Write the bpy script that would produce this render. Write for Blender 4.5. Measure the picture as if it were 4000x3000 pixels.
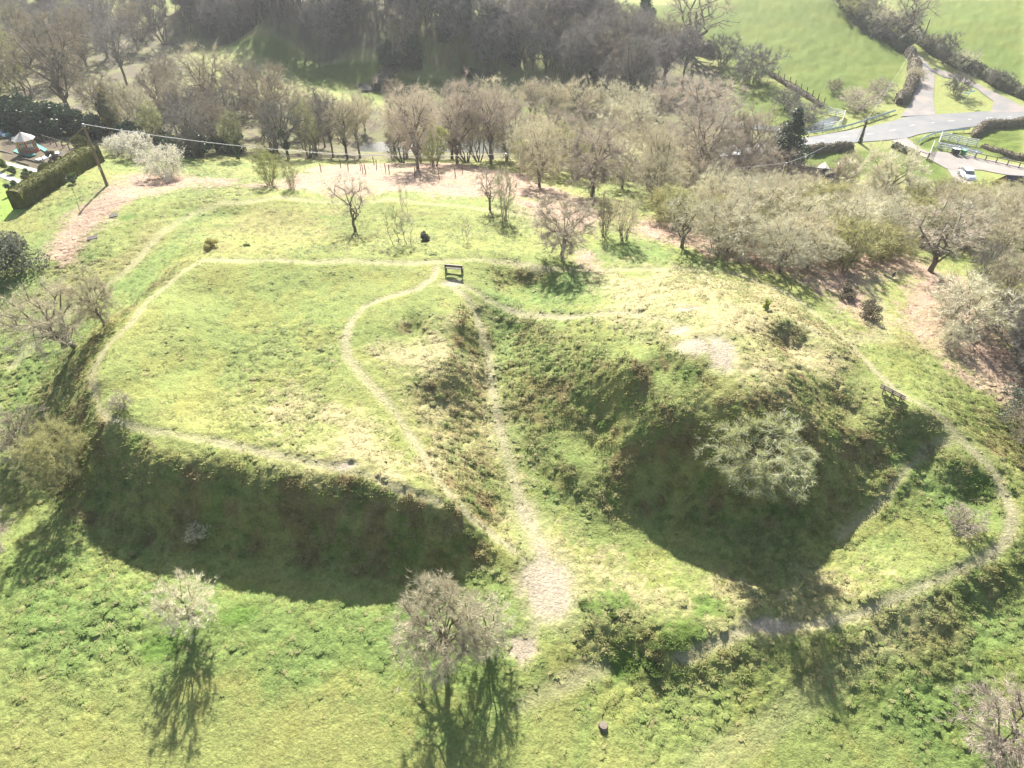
import bpy, math, random
import numpy as np
from mathutils import Vector, Matrix

for o in list(bpy.data.objects): bpy.data.objects.remove(o)
S = bpy.context.scene
COL = S.collection
PI = math.pi
R = math.radians

# ------------------------------------------------------------------ camera
CAMH = 33.0; PITCH = R(40); FV = 1495.0           # drone camera 33 m above the bailey, focal length in 2212 px units
cam = bpy.data.cameras.new("camera"); cam.sensor_width = 36; cam.lens = 36*FV/2212
cam.clip_start = 0.5; cam.clip_end = 3000
camo = bpy.data.objects.new("camera", cam); COL.objects.link(camo)
camo.location = (0, 0, CAMH); camo.rotation_euler = (PI/2-PITCH, 0, 0)
S.camera = camo
# ------------------------------------------------------------------ light
SUN_EL = 38.0; SUN_AZ = -6.5                      # degrees; azimuth from +Y, negative = to the left
w = bpy.data.worlds.new("World"); S.world = w; w.use_nodes = True
nt = w.node_tree; bg = nt.nodes["Background"]
sky = nt.nodes.new("ShaderNodeTexSky"); sky.sky_type = 'NISHITA'; sky.sun_disc = False
sky.sun_elevation = R(SUN_EL); sky.sun_rotation = R(SUN_AZ); sky.air_density = 1.2; sky.dust_density = 2.5; sky.altitude = 150
nt.links.new(sky.outputs[0], bg.inputs[0]); bg.inputs[1].default_value = 0.058
sl = bpy.data.lights.new("sun", 'SUN'); sl.energy = 5.0; sl.angle = R(0.55); sl.color = (1.0, 0.95, 0.86)
so = bpy.data.objects.new("sun", sl); COL.objects.link(so)
sd = Vector((math.sin(R(SUN_AZ))*math.cos(R(SUN_EL)), math.cos(R(SUN_AZ))*math.cos(R(SUN_EL)), math.sin(R(SUN_EL))))
so.rotation_euler = sd.to_track_quat('Z', 'Y').to_euler()
S.view_settings.view_transform = 'Standard'; S.view_settings.look = 'None'
S.view_settings.exposure = 1.72; S.view_settings.gamma = 1; S.view_settings.use_curve_mapping = False
S.render.engine = 'CYCLES'

# ------------------------------------------------------------------ helpers
rng = np.random.default_rng(7)
random.seed(5)
cP, sP = math.cos(PITCH), math.sin(PITCH)
def ray(u, v):
    x = (u-1106.0)/FV; y = (829.5-v)/FV
    return np.array([x, cP+y*sP, -sP+y*cP])
def W(u, v, z):
    d = ray(u, v); t = (CAMH-z)/(-d[2])
    return (d[0]*t, d[1]*t, z)

_tab = rng.random((256, 256))
def vn(x, y, s, o=0):                              # value noise, 0..1
    x = np.asarray(x, float)/s+o*17.3; y = np.asarray(y, float)/s+o*9.7
    xi = np.floor(x).astype(int); yi = np.floor(y).astype(int)
    fx = x-xi; fy = y-yi; fx = fx*fx*(3-2*fx); fy = fy*fy*(3-2*fy)
    a = _tab[xi & 255, yi & 255]; b = _tab[(xi+1) & 255, yi & 255]
    c = _tab[xi & 255, (yi+1) & 255]; d = _tab[(xi+1) & 255, (yi+1) & 255]
    return (a*(1-fx)+b*fx)*(1-fy)+(c*(1-fx)+d*fx)*fy
def fbm(x, y, s, n=3, o=0):
    t = 0; a = 1; k = 0
    for i in range(n):
        t = t+a*vn(x, y, s/2**i, o+i*3.1); k += a; a *= .55
    return t/k
_tx = rng.random((256, 256)); _ty = rng.random((256, 256)); _tz = rng.random((256, 256))
def domes(x, y, s, o=0, sx=1.0):                           # tussock domes, 0..1 high
    X = x/(s*sx)+o*31.7; Y = y/s+o*11.1
    xi = np.floor(X).astype(int); yi = np.floor(Y).astype(int)
    best = np.zeros_like(X)
    for dx in (-1, 0, 1):
        for dy in (-1, 0, 1):
            a = (xi+dx) & 255; b = (yi+dy) & 255
            px = xi+dx+_tx[a, b]; py = yi+dy+_ty[a, b]; r = .45+.5*_tz[a, b]
            d2 = ((X-px)**2+(Y-py)**2)/(r*r)
            best = np.maximum(best, np.sqrt(np.clip(1-d2, 0, 1))*(.35+.65*_tz[b, a]))
    return best
# ------------------------------------------------------------------ the lie of the land
# spot heights (picture position, height in metres relative to the bailey floor)
SPOT = """
440 640 -.2 700 620 -.3 400 800 -.5 700 800 -.3 700 920 -.4 250 850 0 450 900 -.5 550 700 -.4 850 610 -.1 560 880 -.5 880 700 0 800 740 -.2 800 900 -.5 860 1000 -.8
212 880 .15 236 910 .1 330 932 0 450 955 0 560 977 0 660 998 -.1 740 1011 -.15 800 1030 -.3 872 1062 -.7 950 1085 -1.2 225 930 -.1 330 955 -.15 450 976 -.15 560 1000 -.2 660 1018 -.3 760 1037 -.4 860 1082 -1.1 1010 1125 -2.6 1080 1170 -4.2
200 830 .3 240 750 .5 290 690 .55 330 650 .5 390 590 .4 450 560 .5 600 560 .4 750 560 .35 860 565 .2 940 570 .1 980 590 0 1040 560 0 1150 578 -.2
480 500 -2.2 600 500 -2.5 760 500 -2.3 900 500 -1.9 1000 510 -1.3 1100 520 -1.2 850 525 -1.0 700 530 -1.2 560 530 -1.2 450 520 -.6
700 460 -3.0 820 470 -3.1 500 465 -3.0 1100 480 -2.6
480 437 -2.2 600 425 -2.4 850 430 -2.7 1000 445 -2.7 1100 455 -2.6 400 470 -2.2 350 500 -2.1
700 395 -4.4 1000 415 -4.2 1250 445 -4.2 600 400 -4 1150 430 -4.0 850 400 -4.6 850 365 -7 1050 375 -7
850 350 -11 600 345 -9.5 1100 350 -11.5 1250 370 -11 900 325 -17.2 780 322 -17.2 1050 325 -17.2 1150 322 -16.8 700 318 -15.5 900 308 -17.2 1050 308 -17.2 820 315 -17.2 980 318 -17.2 860 338 -14.5 1000 340 -14.5 740 330 -15 1100 338 -14.5 1120 310 -17
300 560 -2.3 380 530 -2.0 280 590 -2.4 200 640 -2.8 350 600 -1.3 300 650 -1.0 240 700 -1.1 420 545 -.9
200 440 -2.8 130 400 -3.9 80 330 -5.2 20 400 -5 232 402 -3.4 300 400 -3.8 350 380 -4.6 100 560 -3 50 700 -3.8 0 800 -4.6 165 750 -2.6 225 705 -1.4 60 480 -3.8 0 560 -4.2 150 350 -4.8 0 330 -6 230 350 -5.2 430 375 -5.5 400 400 -3.6
130 720 -3.6 100 800 -4.0 180 790 -1.3 150 850 -2.2 190 870 -.8 80 870 -4.5 110 920 -3.6 190 930 -1.3 40 900 -5 20 1000 -5.3 0 1100 -5.6 150 960 -3.4
240 1020 -2.2 350 1045 -1.6 450 1065 -1.75 560 1085 -1.75 660 1105 -1.95 780 1130 -2.4 880 1150 -2.6 950 1160 -2.9 1020 1180 -3.8 330 1100 -3.1 450 1115 -3.15 560 1130 -3.1 660 1150 -3.2 780 1175 -3.5 880 1195 -3.7
230 1130 -5 330 1150 -5 450 1170 -5.1 560 1190 -5.2 680 1210 -5.2 800 1230 -5.2 900 1240 -5.1 1000 1240 -4.9 1060 1235 -4.9 130 1080 -5.3 235 975 -1.2 330 1000 -.7 450 1020 -.7 560 1042 -.7 660 1060 -.8 780 1083 -1.3 870 1110 -1.7 940 1128 -2.1
100 1300 -5.9 250 1280 -5.5 420 1350 -5.7 560 1290 -5.5 700 1350 -5.8 830 1320 -5.5 960 1434 -6 200 1500 -6.6 600 1550 -6.9 1000 1600 -7 0 1650 -7.3 1100 1659 -7.2 1090 1330 -5.6 0 1200 -5.8 420 1240 -5.5 680 1275 -5.4
1010 640 -.2 1035 690 -1.2 1055 760 -2.3 1060 840 -3.1 1078 920 -3.7 1105 1000 -4.2 1125 1080 -4.7 1150 1170 -5.2 1180 1300 -5.6 1150 1400 -6 1200 1240 -5.4
760 760 -.25 850 680 .1 960 660 .3 1000 690 .1 890 725 -1.15 860 705 -.1 915 705 -.2 870 760 -.5 920 750 -.35 990 730 -.5 970 780 -.3 1030 790 -2.0 960 820 -.8 850 870 -.7 930 870 -1.5 1000 900 -2.6 920 980 -1.4 1000 1000 -2.7 1050 1000 -3.6 970 1050 -1.9 1060 1090 -4.1 1080 1150 -4.8 1020 850 -2.4
1110 612 -1.5 1060 600 -.5 1160 605 -1.0 1120 635 -1.5 1180 630 -1.2 1060 640 -.5 1090 665 -.9 1160 682 -.6 1250 685 .1 1200 610 -.7
1280 670 .4 1340 680 1.1 1400 670 1.9 1480 670 2.5 1540 665 2.6 1480 740 2.8 1520 770 2.75 1600 720 2.8 1650 672 2.2 1700 700 2.0 1790 745 1.1 1620 800 2.6 1700 800 2.0 1800 830 .3 1880 800 -.2 1922 860 -.3 1840 900 -1.0 1740 740 1.0 1700 745 .9 1600 690 2.5
1250 583 -.9 1400 582 -1 1500 583 -1.1 1600 595 -1.2 1700 625 -1.2 1780 690 -.9 1860 760 -.6 1950 850 -.5 2050 925 -1.3 2120 985 -2.1 2165 1050 -2.9 2188 1110 -3.3 2170 1170 -3.8 2100 1215 -4.1 2000 1265 -4.4 1900 1310 -4.8 1780 1345 -5.1 1600 1362 -5.4 1300 620 -.3 1400 625 .2 1500 625 .8 1600 640 .6 1700 660 .1
1100 720 -1.9 1100 780 -2.2 1100 850 -2.7 1200 750 -.5 1200 850 -1.7 1180 950 -3.3 1300 730 .8 1300 820 0 1300 900 -1.8 1280 980 -3.3 1210 1080 -4.8 1380 740 1.6 1160 1020 -4.4
1380 780 2.1 1430 800 1.3 1470 768 2.6 1480 815 1.8 1550 820 2.3 1400 850 .8 1450 850 1.2 1530 880 1.4 1370 950 -1.4 1450 930 -.2 1600 890 1.5 1700 880 1.3 1780 900 -.2
1420 1070 -4.2 1500 1060 -3.3 1600 1040 -2.4 1700 1020 -2.3 1780 1000 -1.7 1310 1040 -3.7 1260 1120 -5.2 1330 1160 -5.45 1240 1000 -3.3 1440 1180 -5.6 1550 1180 -5.5 1650 1180 -5.5 1770 1150 -4.9 1840 1100 -4.3 1870 1050 -3.3 1880 1000 -2.6 1860 930 -1.1 1560 960 -.2 1640 960 -.1 1730 950 -.5
1960 890 -.35 2010 890 -.6 1900 930 -1.3 1940 960 -2.0 2000 950 -1.9 2040 940 -1.6 1900 1040 -3.2 1940 1020 -2.7
2000 1000 -2.8 2060 1000 -2.3 2120 1030 -2.6 2100 1060 -3.5 2030 1080 -3.7 1980 1150 -4.2 2120 1120 -3.9 1900 1200 -4.8 2050 1200 -4.3 1800 1240 -5.3 1500 1260 -5.6 1600 1280 -5.5 1350 1240 -5.5 1700 1290 -5.6 1730 1320 -5.5 1450 1330 -5.4
2100 1320 -5.9 1900 1400 -5.8 1650 1430 -6.1 1800 1500 -6.7 2100 1500 -6.9 2100 1659 -7.8 1700 1659 -7.5 1400 1600 -7.3 1300 1470 -6.9 1260 1400 -6.2 1400 1390 -5.9 1450 1370 -5.5 1300 1330 -5.5 1500 1450 -6.7 1900 1340 -5.4 2200 1250 -5.0 2212 1400 -6.1 1340 1440 -7.0
2212 700 -4.3 2100 700 -3.7 2000 620 -3.7 1900 600 -3 1800 560 -3.2 1700 560 -2.3 1500 530 -1.9 1340 510 -1.8 1215 555 -1.1 2212 900 -4.5 2212 1000 -4.8 1950 740 -1.6 2050 840 -2.2 2130 930 -3.1 1880 690 -1.9 2000 780 -2.2 2160 830 -3.5
1450 440 -6 1340 440 -4.8 1600 440 -8.5 1750 450 -9.5 1900 460 -9 2150 500 -7.5 1600 400 -13.5 1750 415 -14.5 1900 410 -14.5 2050 420 -14 2200 430 -13 1450 380 -13.5
1750 375 -16 1610 375 -16 2085 380 -16 2180 370 -16 1720 315 -16 1850 300 -16 2000 280 -16 2200 250 -16 1950 330 -16 2080 325 -16.2 1830 330 -16 1600 330 -16 1400 320 -15.5 1300 330 -14.8 2150 300 -16.3 1500 320 -15.8
2000 200 -15.7 2080 210 -15.8 2150 200 -15.7 1990 150 -15.2 1960 110 -14.6 1930 60 -13.5 1900 0 -12 1850 240 -16 1780 250 -16.3 1740 275 -16.2 1900 180 -15.2 1700 200 -15.6 2100 140 -14.6 2212 180 -14.9
1700 100 -13 1800 0 -9 1400 0 -10 1500 100 -14 2100 50 -11.5 2212 50 -11 2212 120 -13.4 1600 0 -9 1200 0 -6
700 130 -16.5 1000 190 -16.5 500 95 -16 950 100 -16.5 1010 150 -17.1 1045 160 -17.1 800 188 -17.1 1100 150 -16.6 1250 220 -16.5 1150 260 -16 950 260 -16 700 240 -15.5 450 300 -11 300 200 -14 100 250 -9 0 180 -12 0 0 -11 300 50 -15 600 30 -9 900 0 -4 1000 60 -8 900 45 -8 1100 80 -11 1200 100 -12 600 0 -5 750 45 -9 750 0 -5 450 40 -12 1300 150 -15.5 200 320 -6.5 100 290 -7 400 340 -8 500 340 -8.8 850 230 -16.4
"""
_t = [float(a) for a in SPOT.split()]
for _i in range(0, len(_t), 3):                    # the low ground in front of the bailey lies a little higher towards the left
    _u, _v, _z = _t[_i:_i+3]
    if _v > 1110 and _z < -3.5: _t[_i+2] = _z+(-3.5-_z)*.28*min(max((1350-_u)/200, 0), 1)
PTS = [W(_t[i], _t[i+1], _t[i+2]) for i in range(0, len(_t), 3)]
PTS += [(-300, 300, 0), (0, 320, 0), (300, 300, 4), (-400, 600, 30), (0, 650, 32), (400, 600, 36), (-800, 1100, 60), (0, 1200, 60), (800, 1100, 60),
        (-60, 6, -8), (-20, 4, -7.8), (20, 4, -8.4), (60, 6, -9.5), (-90, 40, -7), (90, 40, -8), (-120, 90, -8), (130, 90, -12), (-170, 160, -10), (190, 160, -10), (-30, -30, -9), (30, -30, -9.5),
        (-800, 300, 20), (800, 300, 20)]
CP = np.array(PTS, float)
_, _ix = np.unique(np.round(CP[:, :2], 1), axis=0, return_index=True); CP = CP[_ix]
_C2 = 0.9**2
_n = len(CP)
_d = np.sqrt(((CP[:, None, :2]-CP[None, :, :2])**2).sum(2)+_C2)
_A = np.zeros((_n+3, _n+3)); _A[:_n, :_n] = _d-np.eye(_n)*0.10; _A[:_n, _n] = 1; _A[:_n, _n+1] = CP[:, 0]/100; _A[:_n, _n+2] = CP[:, 1]/100
_A[_n:, :_n] = _A[:_n, _n:].T
_wt = np.linalg.solve(_A, np.concatenate([CP[:, 2], np.zeros(3)])).astype(np.float32)
_cx = CP[:, 0].astype(np.float32); _cy = CP[:, 1].astype(np.float32)
def base_h(x, y):
    x = np.atleast_1d(np.asarray(x, np.float32)); y = np.atleast_1d(np.asarray(y, np.float32)); sh = x.shape
    x = x.ravel(); y = y.ravel(); out = np.empty(len(x), np.float32)
    for i in range(0, len(x), 20000):
        xs = x[i:i+20000, None]-_cx; ys = y[i:i+20000, None]-_cy
        xs *= xs; ys *= ys; xs += ys; xs += np.float32(_C2); np.sqrt(xs, out=xs)
        out[i:i+20000] = xs@_wt[:_n]+_wt[_n]+_wt[_n+1]*x[i:i+20000]/100+_wt[_n+2]*y[i:i+20000]/100
    return out.reshape(sh)
def gz(x, y): return float(base_h([x], [y])[0])
def G(u, v):                                       # where the line of sight meets the ground
    d = ray(u, v); ts = np.geomspace(25, 1500, 500)
    p = d[None, :]*ts[:, None]; p[:, 2] += CAMH
    below = p[:, 2] < base_h(p[:, 0], p[:, 1])
    k = int(np.argmax(below)) if below.any() else len(ts)-1
    a, b = ts[max(k-1, 0)], ts[k]
    tt = np.linspace(a, b, 40); p = d[None, :]*tt[:, None]; p[:, 2] += CAMH
    below = p[:, 2] < base_h(p[:, 0], p[:, 1]); k = int(np.argmax(below)) if below.any() else 39
    x, y = p[k, 0], p[k, 1]
    return (float(x), float(y), gz(x, y))
def GL(s):
    q = [float(a) for a in s.split()]
    return [G(q[i], q[i+1]) for i in range(0, len(q), 2)]

def seg_dist(x, y, pts):                           # distance to a polyline
    best = np.full(x.shape, 1e9)
    for (a, b) in zip(pts[:-1], pts[1:]):
        ax, ay = a[0], a[1]; bx, by = b[0]-ax, b[1]-ay
        L = bx*bx+by*by+1e-9
        t = np.clip(((x-ax)*bx+(y-ay)*by)/L, 0, 1)
        best = np.minimum(best, np.hypot(x-ax-t*bx, y-ay-t*by))
    return best
def poly_sd(x, y, pts):                            # signed distance to a polygon, positive inside
    d = seg_dist(x, y, pts+[pts[0]]); ins = np.zeros(x.shape, bool)
    for (a, b) in zip(pts, pts[1:]+[pts[0]]):
        if a[1] == b[1]: continue
        c = ((a[1] > y) != (b[1] > y)) & (x < (b[0]-a[0])*(y-a[1])/(b[1]-a[1])+a[0])
        ins ^= c
    return np.where(ins, d, -d)
def sst(e0, e1, x):
    t = np.clip((x-e0)/(e1-e0), 0, 1); return t*t*(3-2*t)

# lie of paths, fields and patches (picture positions laid on to the ground)
PATHS = [  # (line, half width, strength, bare)
 ("30 790 120 700 200 640 280 580 350 500 420 460 480 437 600 425 850 430 1000 445 1150 470", .45, .7, 0),
 ("205 850 200 800 230 750 290 690 330 640 390 590 440 562 600 562 750 562 860 568 940 565 1040 560 1100 565 1160 578 1250 583 1400 581 1500 583 1600 595 1680 625 1740 660 1800 710 1850 760", .38, .8, .1),
 ("1850 760 1900 810 1960 860 2030 900 2070 940 2120 990 2160 1040 2185 1100 2180 1160 2130 1205 2040 1245 1960 1285 1880 1320 1780 1345 1680 1352 1600 1365 1540 1390 1470 1425", .36, .85, .25),
 ("205 840 212 880 240 905 330 930 450 950 560 975 660 997 740 1012 800 1030 870 1062 950 1085", .27, .85, .1),
 ("945 575 935 600 900 625 840 640 790 660 760 690 745 730 750 770 790 820 850 885 900 960 950 1045 1000 1100 1060 1150 1110 1190", .32, .85, .15),
 ("1000 615 1050 645 1100 668 1160 682 1250 685 1330 675 1440 690 1480 720", .35, .85, .3),
 ("980 620 1015 650 1035 700 1052 760 1060 820 1070 880 1085 950 1105 1020 1130 1100 1150 1170 1165 1230 1170 1300 1140 1390", .42, .7, .3),
 ("1130 1100 1160 1170 1190 1240 1185 1300", .9, .7, .5),
 ("2050 950 2000 972 1950 1020 1910 1080 1860 1120 1810 1160", .3, .6, .1),
 ("1540 660 1640 665 1720 690 1790 735 1840 760", .3, .6, .2),
 ("1840 735 1915 728 1905 660 1875 620 1930 598", .5, .6, 0),
 ("1960 860 2130 990", .5, .4, 0),
 ("1300 1440 1130 1520", .5, .5, .1), ("1280 1480 1250 1640", .35, -.5, 0), ("2000 1320 1650 1580 1500 1659", .7, .3, 0),
 ("0 1240 90 1300 240 1500", .6, -.3, 0),
]
PATHS = [(GL(a), b, c, d) for a, b, c, d in PATHS]
def PG(s): return GL(s)
BRACKEN = [PG("90 560 150 470 240 420 250 385 330 370 420 385 500 390 560 400 620 385 700 360 850 352 1000 355 1120 375 1280 440 1250 450 1150 432 1000 425 850 418 600 408 420 405 300 430 220 470 130 570"),
           PG("1370 505 1600 570 1760 615 1900 720 1890 640 1870 610 1960 590 1960 640 1925 700 2050 790 2212 900 2212 760 2120 640 2000 560 1700 500 1400 470"),
           PG("1120 430 1300 450 1330 480 1240 500 1150 470"), PG("1225 545 1290 550 1280 580 1235 570")]
FIELD = [PG("1140 0 1500 75 1590 150 1700 175 1780 250 1850 230 1940 180 1970 110 1850 60 1820 0"), PG("1985 110 2212 210 2212 0 1930 0 1960 60"),
         PG("490 98 620 94 830 132 850 168 1180 190 1300 240 1000 260 700 190"), PG("1560 150 1700 190 1790 260 1680 280 1600 230"),
         PG("2100 290 2212 270 2212 350 2080 320"), PG("1960 300 2080 285 2100 330 2000 320"), PG("1700 335 1960 320 2030 350 2080 400 1960 390 1800 370 1690 345")]
WOODF = [PG("0 330 0 0 900 0 830 110 600 70 400 80 450 250 600 200 850 240 1200 260 1150 200 1350 200 1400 60 1600 170 1680 280 1900 420 2212 420 2212 560 1950 540 1600 430 1300 390 1100 345 800 345 300 330")]
LAWN = [PG("0 392 55 402 80 440 30 470 0 480")]
SOIL = [PG("0 345 60 362 160 383 190 330 100 300 0 290")]
TANS = [PG("1290 590 1500 590 1700 640 1820 730 1800 860 1700 830 1560 780 1440 745 1350 700"), PG("860 700 1000 680 1050 850 1100 1130 1000 1100 900 900 800 760"),
        PG("1150 1150 1250 1220 1400 1240 1700 1270 1900 1240 1880 1310 1500 1350 1200 1300"), PG("600 880 800 900 900 1040 780 1010 620 985")]
GREENS = [PG("0 600 90 520 230 600 240 690 170 760 100 830 0 900"), PG("200 640 300 560 420 460 460 460 400 540 300 640"), PG("1060 640 1280 560 1330 640 1150 670 1080 760 1090 900 1200 1060 1150 1080 1080 900 1050 740"),
          PG("0 1200 300 1240 800 1290 1080 1250 1120 1350 1090 1550 700 1500 0 1450"), PG("1220 550 1340 510 1550 545 1720 610 1500 570 1300 575"), PG("1900 1330 2212 1200 2212 1659 2000 1659 1850 1500"), PG("1950 990 2150 1050 2150 1120 2000 1130 1880 1180")]
WILD = [PG('60 640 130 530 200 480 330 430 470 415 560 420 480 440 400 480 300 560 200 630 100 700'), PG('440 500 480 470 700 455 900 460 1100 480 1150 500 1150 530 1000 520 900 500 700 520 560 510'), PG('480 540 700 535 900 545 1100 545 1100 558 860 560 560 556'), PG('1800 650 1900 700 2050 760 2212 880 2212 1100 2150 980 2050 880 1900 770 1820 700'), PG('1250 1330 1500 1310 1700 1310 1660 1345 1450 1410 1320 1440'), PG('1450 1430 1700 1370 2000 1320 2212 1200 2212 1500 1900 1560 1600 1540'), PG('0 600 60 640 20 760 0 800')]
LUSH = [G(1280, 1310), G(1330, 1300), G(1350, 1440), G(1480, 1380), G(480, 490), G(280, 470), G(2120, 1050), G(1900, 720), G(700, 470), G(1540, 1310), G(350, 1400), G(520, 1330), G(900, 1330)]
BARE = [(G(1500, 745), 1.1, .8), (G(1470, 710), .9, .5), (G(1185, 1270), 1.6, 2.2), (G(1490, 665), 1.4, .35), (G(980, 612), 1.1, .6), (G(1660, 1352), 1.6, .5), (G(1130, 1400), .8, .8), (G(1560, 760), .9, 1.6), (G(745, 1005), 1.0, .3)]
ROADS = [PG("1700 300 1870 270 1940 245 1975 190 1965 110 2000 120 2030 150 2120 180 2212 225 2212 268 2084 280 1984 295 1959 303 2000 325 2212 350 2212 385 2100 365 2080 400 2040 365 1940 330 1660 330 1500 330 1500 315")]

def layers(x, y):
    m = {}
    wob = (fbm(x, y, 3.0, 3, 5)-.5)+.5*(vn(x, y, .35, 15)-.5)
    path = np.zeros(x.shape); bare = np.zeros(x.shape); green = np.zeros(x.shape)
    for (pl, hw, st, br) in PATHS:
        near = (x > min(p[0] for p in pl)-3) & (x < max(p[0] for p in pl)+3) & (y > min(p[1] for p in pl)-3) & (y < max(p[1] for p in pl)+3)
        d = np.full(x.shape, 9.0); d[near] = seg_dist(x[near], y[near], pl)
        d = d+wob*.35
        k = 1-sst(hw*.5, hw*1.9, d)
        if st > 0: path = np.maximum(path, k*st)
        else: green = np.maximum(green, -k*st)
        bare = np.maximum(bare, (1-sst(hw*.2, hw*.9, d))*br*(.4+1.2*vn(x, y, 1.3, 8)))
    for (p, rx, ry) in BARE:
        d = np.hypot((x-p[0])/rx, (y-p[1])/ry)+wob*1.0
        bare = np.maximum(bare, 1-sst(.55, 1.2, d)); path = np.maximum(path, 1-sst(.8, 1.7, d))
    def reg(L, soft, wb=1.0):
        t = np.zeros(x.shape)
        for p in L:
            n = (x > min(q[0] for q in p)-6) & (x < max(q[0] for q in p)+6) & (y > min(q[1] for q in p)-6) & (y < max(q[1] for q in p)+6)
            if n.any():
                s = np.zeros(x.shape); s[n] = sst(-soft, soft, poly_sd(x[n], y[n], p)+wob[n]*2*wb*soft); t = np.maximum(t, s)
        return t
    m['path'] = path; m['bare'] = np.clip(bare, 0, 1)
    m['bracken'] = reg(BRACKEN, 1.5, 1.6); m['field'] = reg(FIELD, 1.5, .5); m['wood'] = reg(WOODF, 3)
    m['lawn'] = reg(LAWN, .2, .3); m['soil'] = reg(SOIL, .4, .3); m['tan'] = reg(TANS, 2.5, 1.5)*1.0; m['green'] = np.maximum(reg(GREENS, 2.5, 1.2), green)
    m['road'] = reg(ROADS, .8, 0); m['wild'] = reg(WILD, 2, 1.5)
    l = np.zeros(x.shape)
    for p in LUSH: l = np.maximum(l, 1-sst(.6, 1.6, np.hypot(x-p[0], (y-p[1])*1.5)+wob*1.5))
    m['lush'] = l
    # how steep the ground is
    e = .6; hx = (base_h(x+e, y)-base_h(x-e, y))/(2*e); hy = (base_h(x, y+e)-base_h(x, y-e))/(2*e)
    m['steep'] = sst(.25, .62, np.hypot(hx, hy)); m['hx'] = hx; m['hy'] = hy
    far = sst(95, 125, y)
    m['rough'] = np.clip((.44+.55*m['steep']+.15*m['green']+.28*m['wild']+.35*m['tan']+.5*sst(.5, .75, vn(x, y, 9, 3)))*(1-.95*np.clip(path, 0, 1))*(1-m['road'])*(1-m['lawn'])*(1-m['soil'])*(1-.8*m['field'])*(1-.75*far), 0, 1.3)
    # flatter sward at the very front of the field
    m['rough'] *= 1-.6*(1-sst(15, 21, y+.08*x))
    return m
def lerp(a, b, t): return a*(1-t[..., None])+np.array(b)*t[..., None]
def ground_colour(x, y, m):
    n1 = fbm(x, y, 7, 4, 1); n2 = fbm(x, y, 2.2, 3, 2); n3 = vn(x, y, .5, 4); n4 = fbm(x, y, 18, 3, 6)
    c = np.empty(x.shape+(3,)); c[:] = (.215, .238, .078)
    c = lerp(c, (.155, .205, .06), sst(.35, .65, n4)*.6)
    c = lerp(c, (.25, .245, .085), sst(.48, .72, n1)*.5)
    c = lerp(c, (.125, .20, .055), m['green']*.7)
    c = lerp(c, (.24, .235, .07), sst(.52, .70, n2)*(.45-.25*m['green']))
    c = lerp(c, (.34, .30, .155), m['tan']*(.55+.5*sst(.35, .6, n2)))
    st = m['steep']*(1-.6*m['green'])
    c = lerp(c, (.215, .20, .075), st*.4); c = lerp(c, (.165, .105, .055), st*sst(.5, .66, fbm(x, y, 1.4, 3, 21))*.6); c = lerp(c, (.10, .17, .04), st*sst(.55, .7, fbm(x, y, 1.1, 3, 22))*.5)
    c = lerp(c, (.085, .155, .028), m['lush']*.8)
    c = lerp(c, (.085, .125, .017), m['field']*.95)
    c = lerp(c, (.125, .15, .024), m['field']*sst(.45, .7, n1)*.5)
    c = lerp(c, (.105, .09, .06), m['wood']*(.6+.4*sst(.4, .6, n2))*(1-m['field']))
    c = lerp(c, (.13, .165, .04), m['wild']*.5*sst(.35, .6, n2)); c = lerp(c, (.24, .20, .09), m['wild']*.5*sst(.5, .7, n1))
    br = m['bracken']*(.75+.25*sst(.3, .6, n2))
    c = lerp(c, (.35, .255, .195), br); c = lerp(c, (.26, .19, .135), br*sst(.5, .7, n2)*.6)
    c = lerp(c, (.31, .285, .165), np.clip(m['path'], 0, 1)*.85*(.65+.45*sst(.3, .6, n2)))
    c = lerp(c, (.37, .31, .24), m['bare']*.85)
    c = lerp(c, (.20, .30, .055), m['lawn']); c = lerp(c, (.085, .06, .05), m['soil']*.85)
    c = lerp(c, (.12, .11, .09), m['road']*0)
    c *= (.9+.2*n3)[..., None]
    return c

# the ground is one sheet whose cells grow with distance
rows = [4.0]
while rows[-1] < 1500:
    yv = rows[-1]; rows.append(yv+(.115+.0033*max(yv-18, 0) if yv < 130 else .49+.02*(yv-130)))
rows = np.array([-45., -35, -26, -18, -11, -5, -1, 1.5, 3]+rows)
NC = 1001
tt = np.linspace(-1, 1, NC)
YY, TT = np.meshgrid(rows, tt, indexing='ij')
XX = TT*(np.maximum(YY, 5)*.84+25)
ML = layers(XX, YY)
HB = base_h(XX, YY)
dm = domes(XX, YY, .42, 0, 1.25)*.55+domes(XX+3, YY, .8, 1, 1.2)*.45
ML['dm'] = dm
fine = sst(-2, 3, YY)*(1-sst(110, 150, YY))
big = (fbm(XX, YY, 2.4, 3, 9)-.5)
HH = HB+fine*(ML['rough']*(dm*.30-.08)+big*.26*np.clip(ML['rough'], 0, 1)) - ML['bare']*.03 - np.clip(ML['path'], 0, 1)*.07*fine
HH += ML['field']*((fbm(XX, YY, 3.0, 3, 12)-.5)*.6+(fbm(XX*.6+YY*.5, YY, 1.2, 2, 13)-.5)*.35)*(1-ML['road'])
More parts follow.
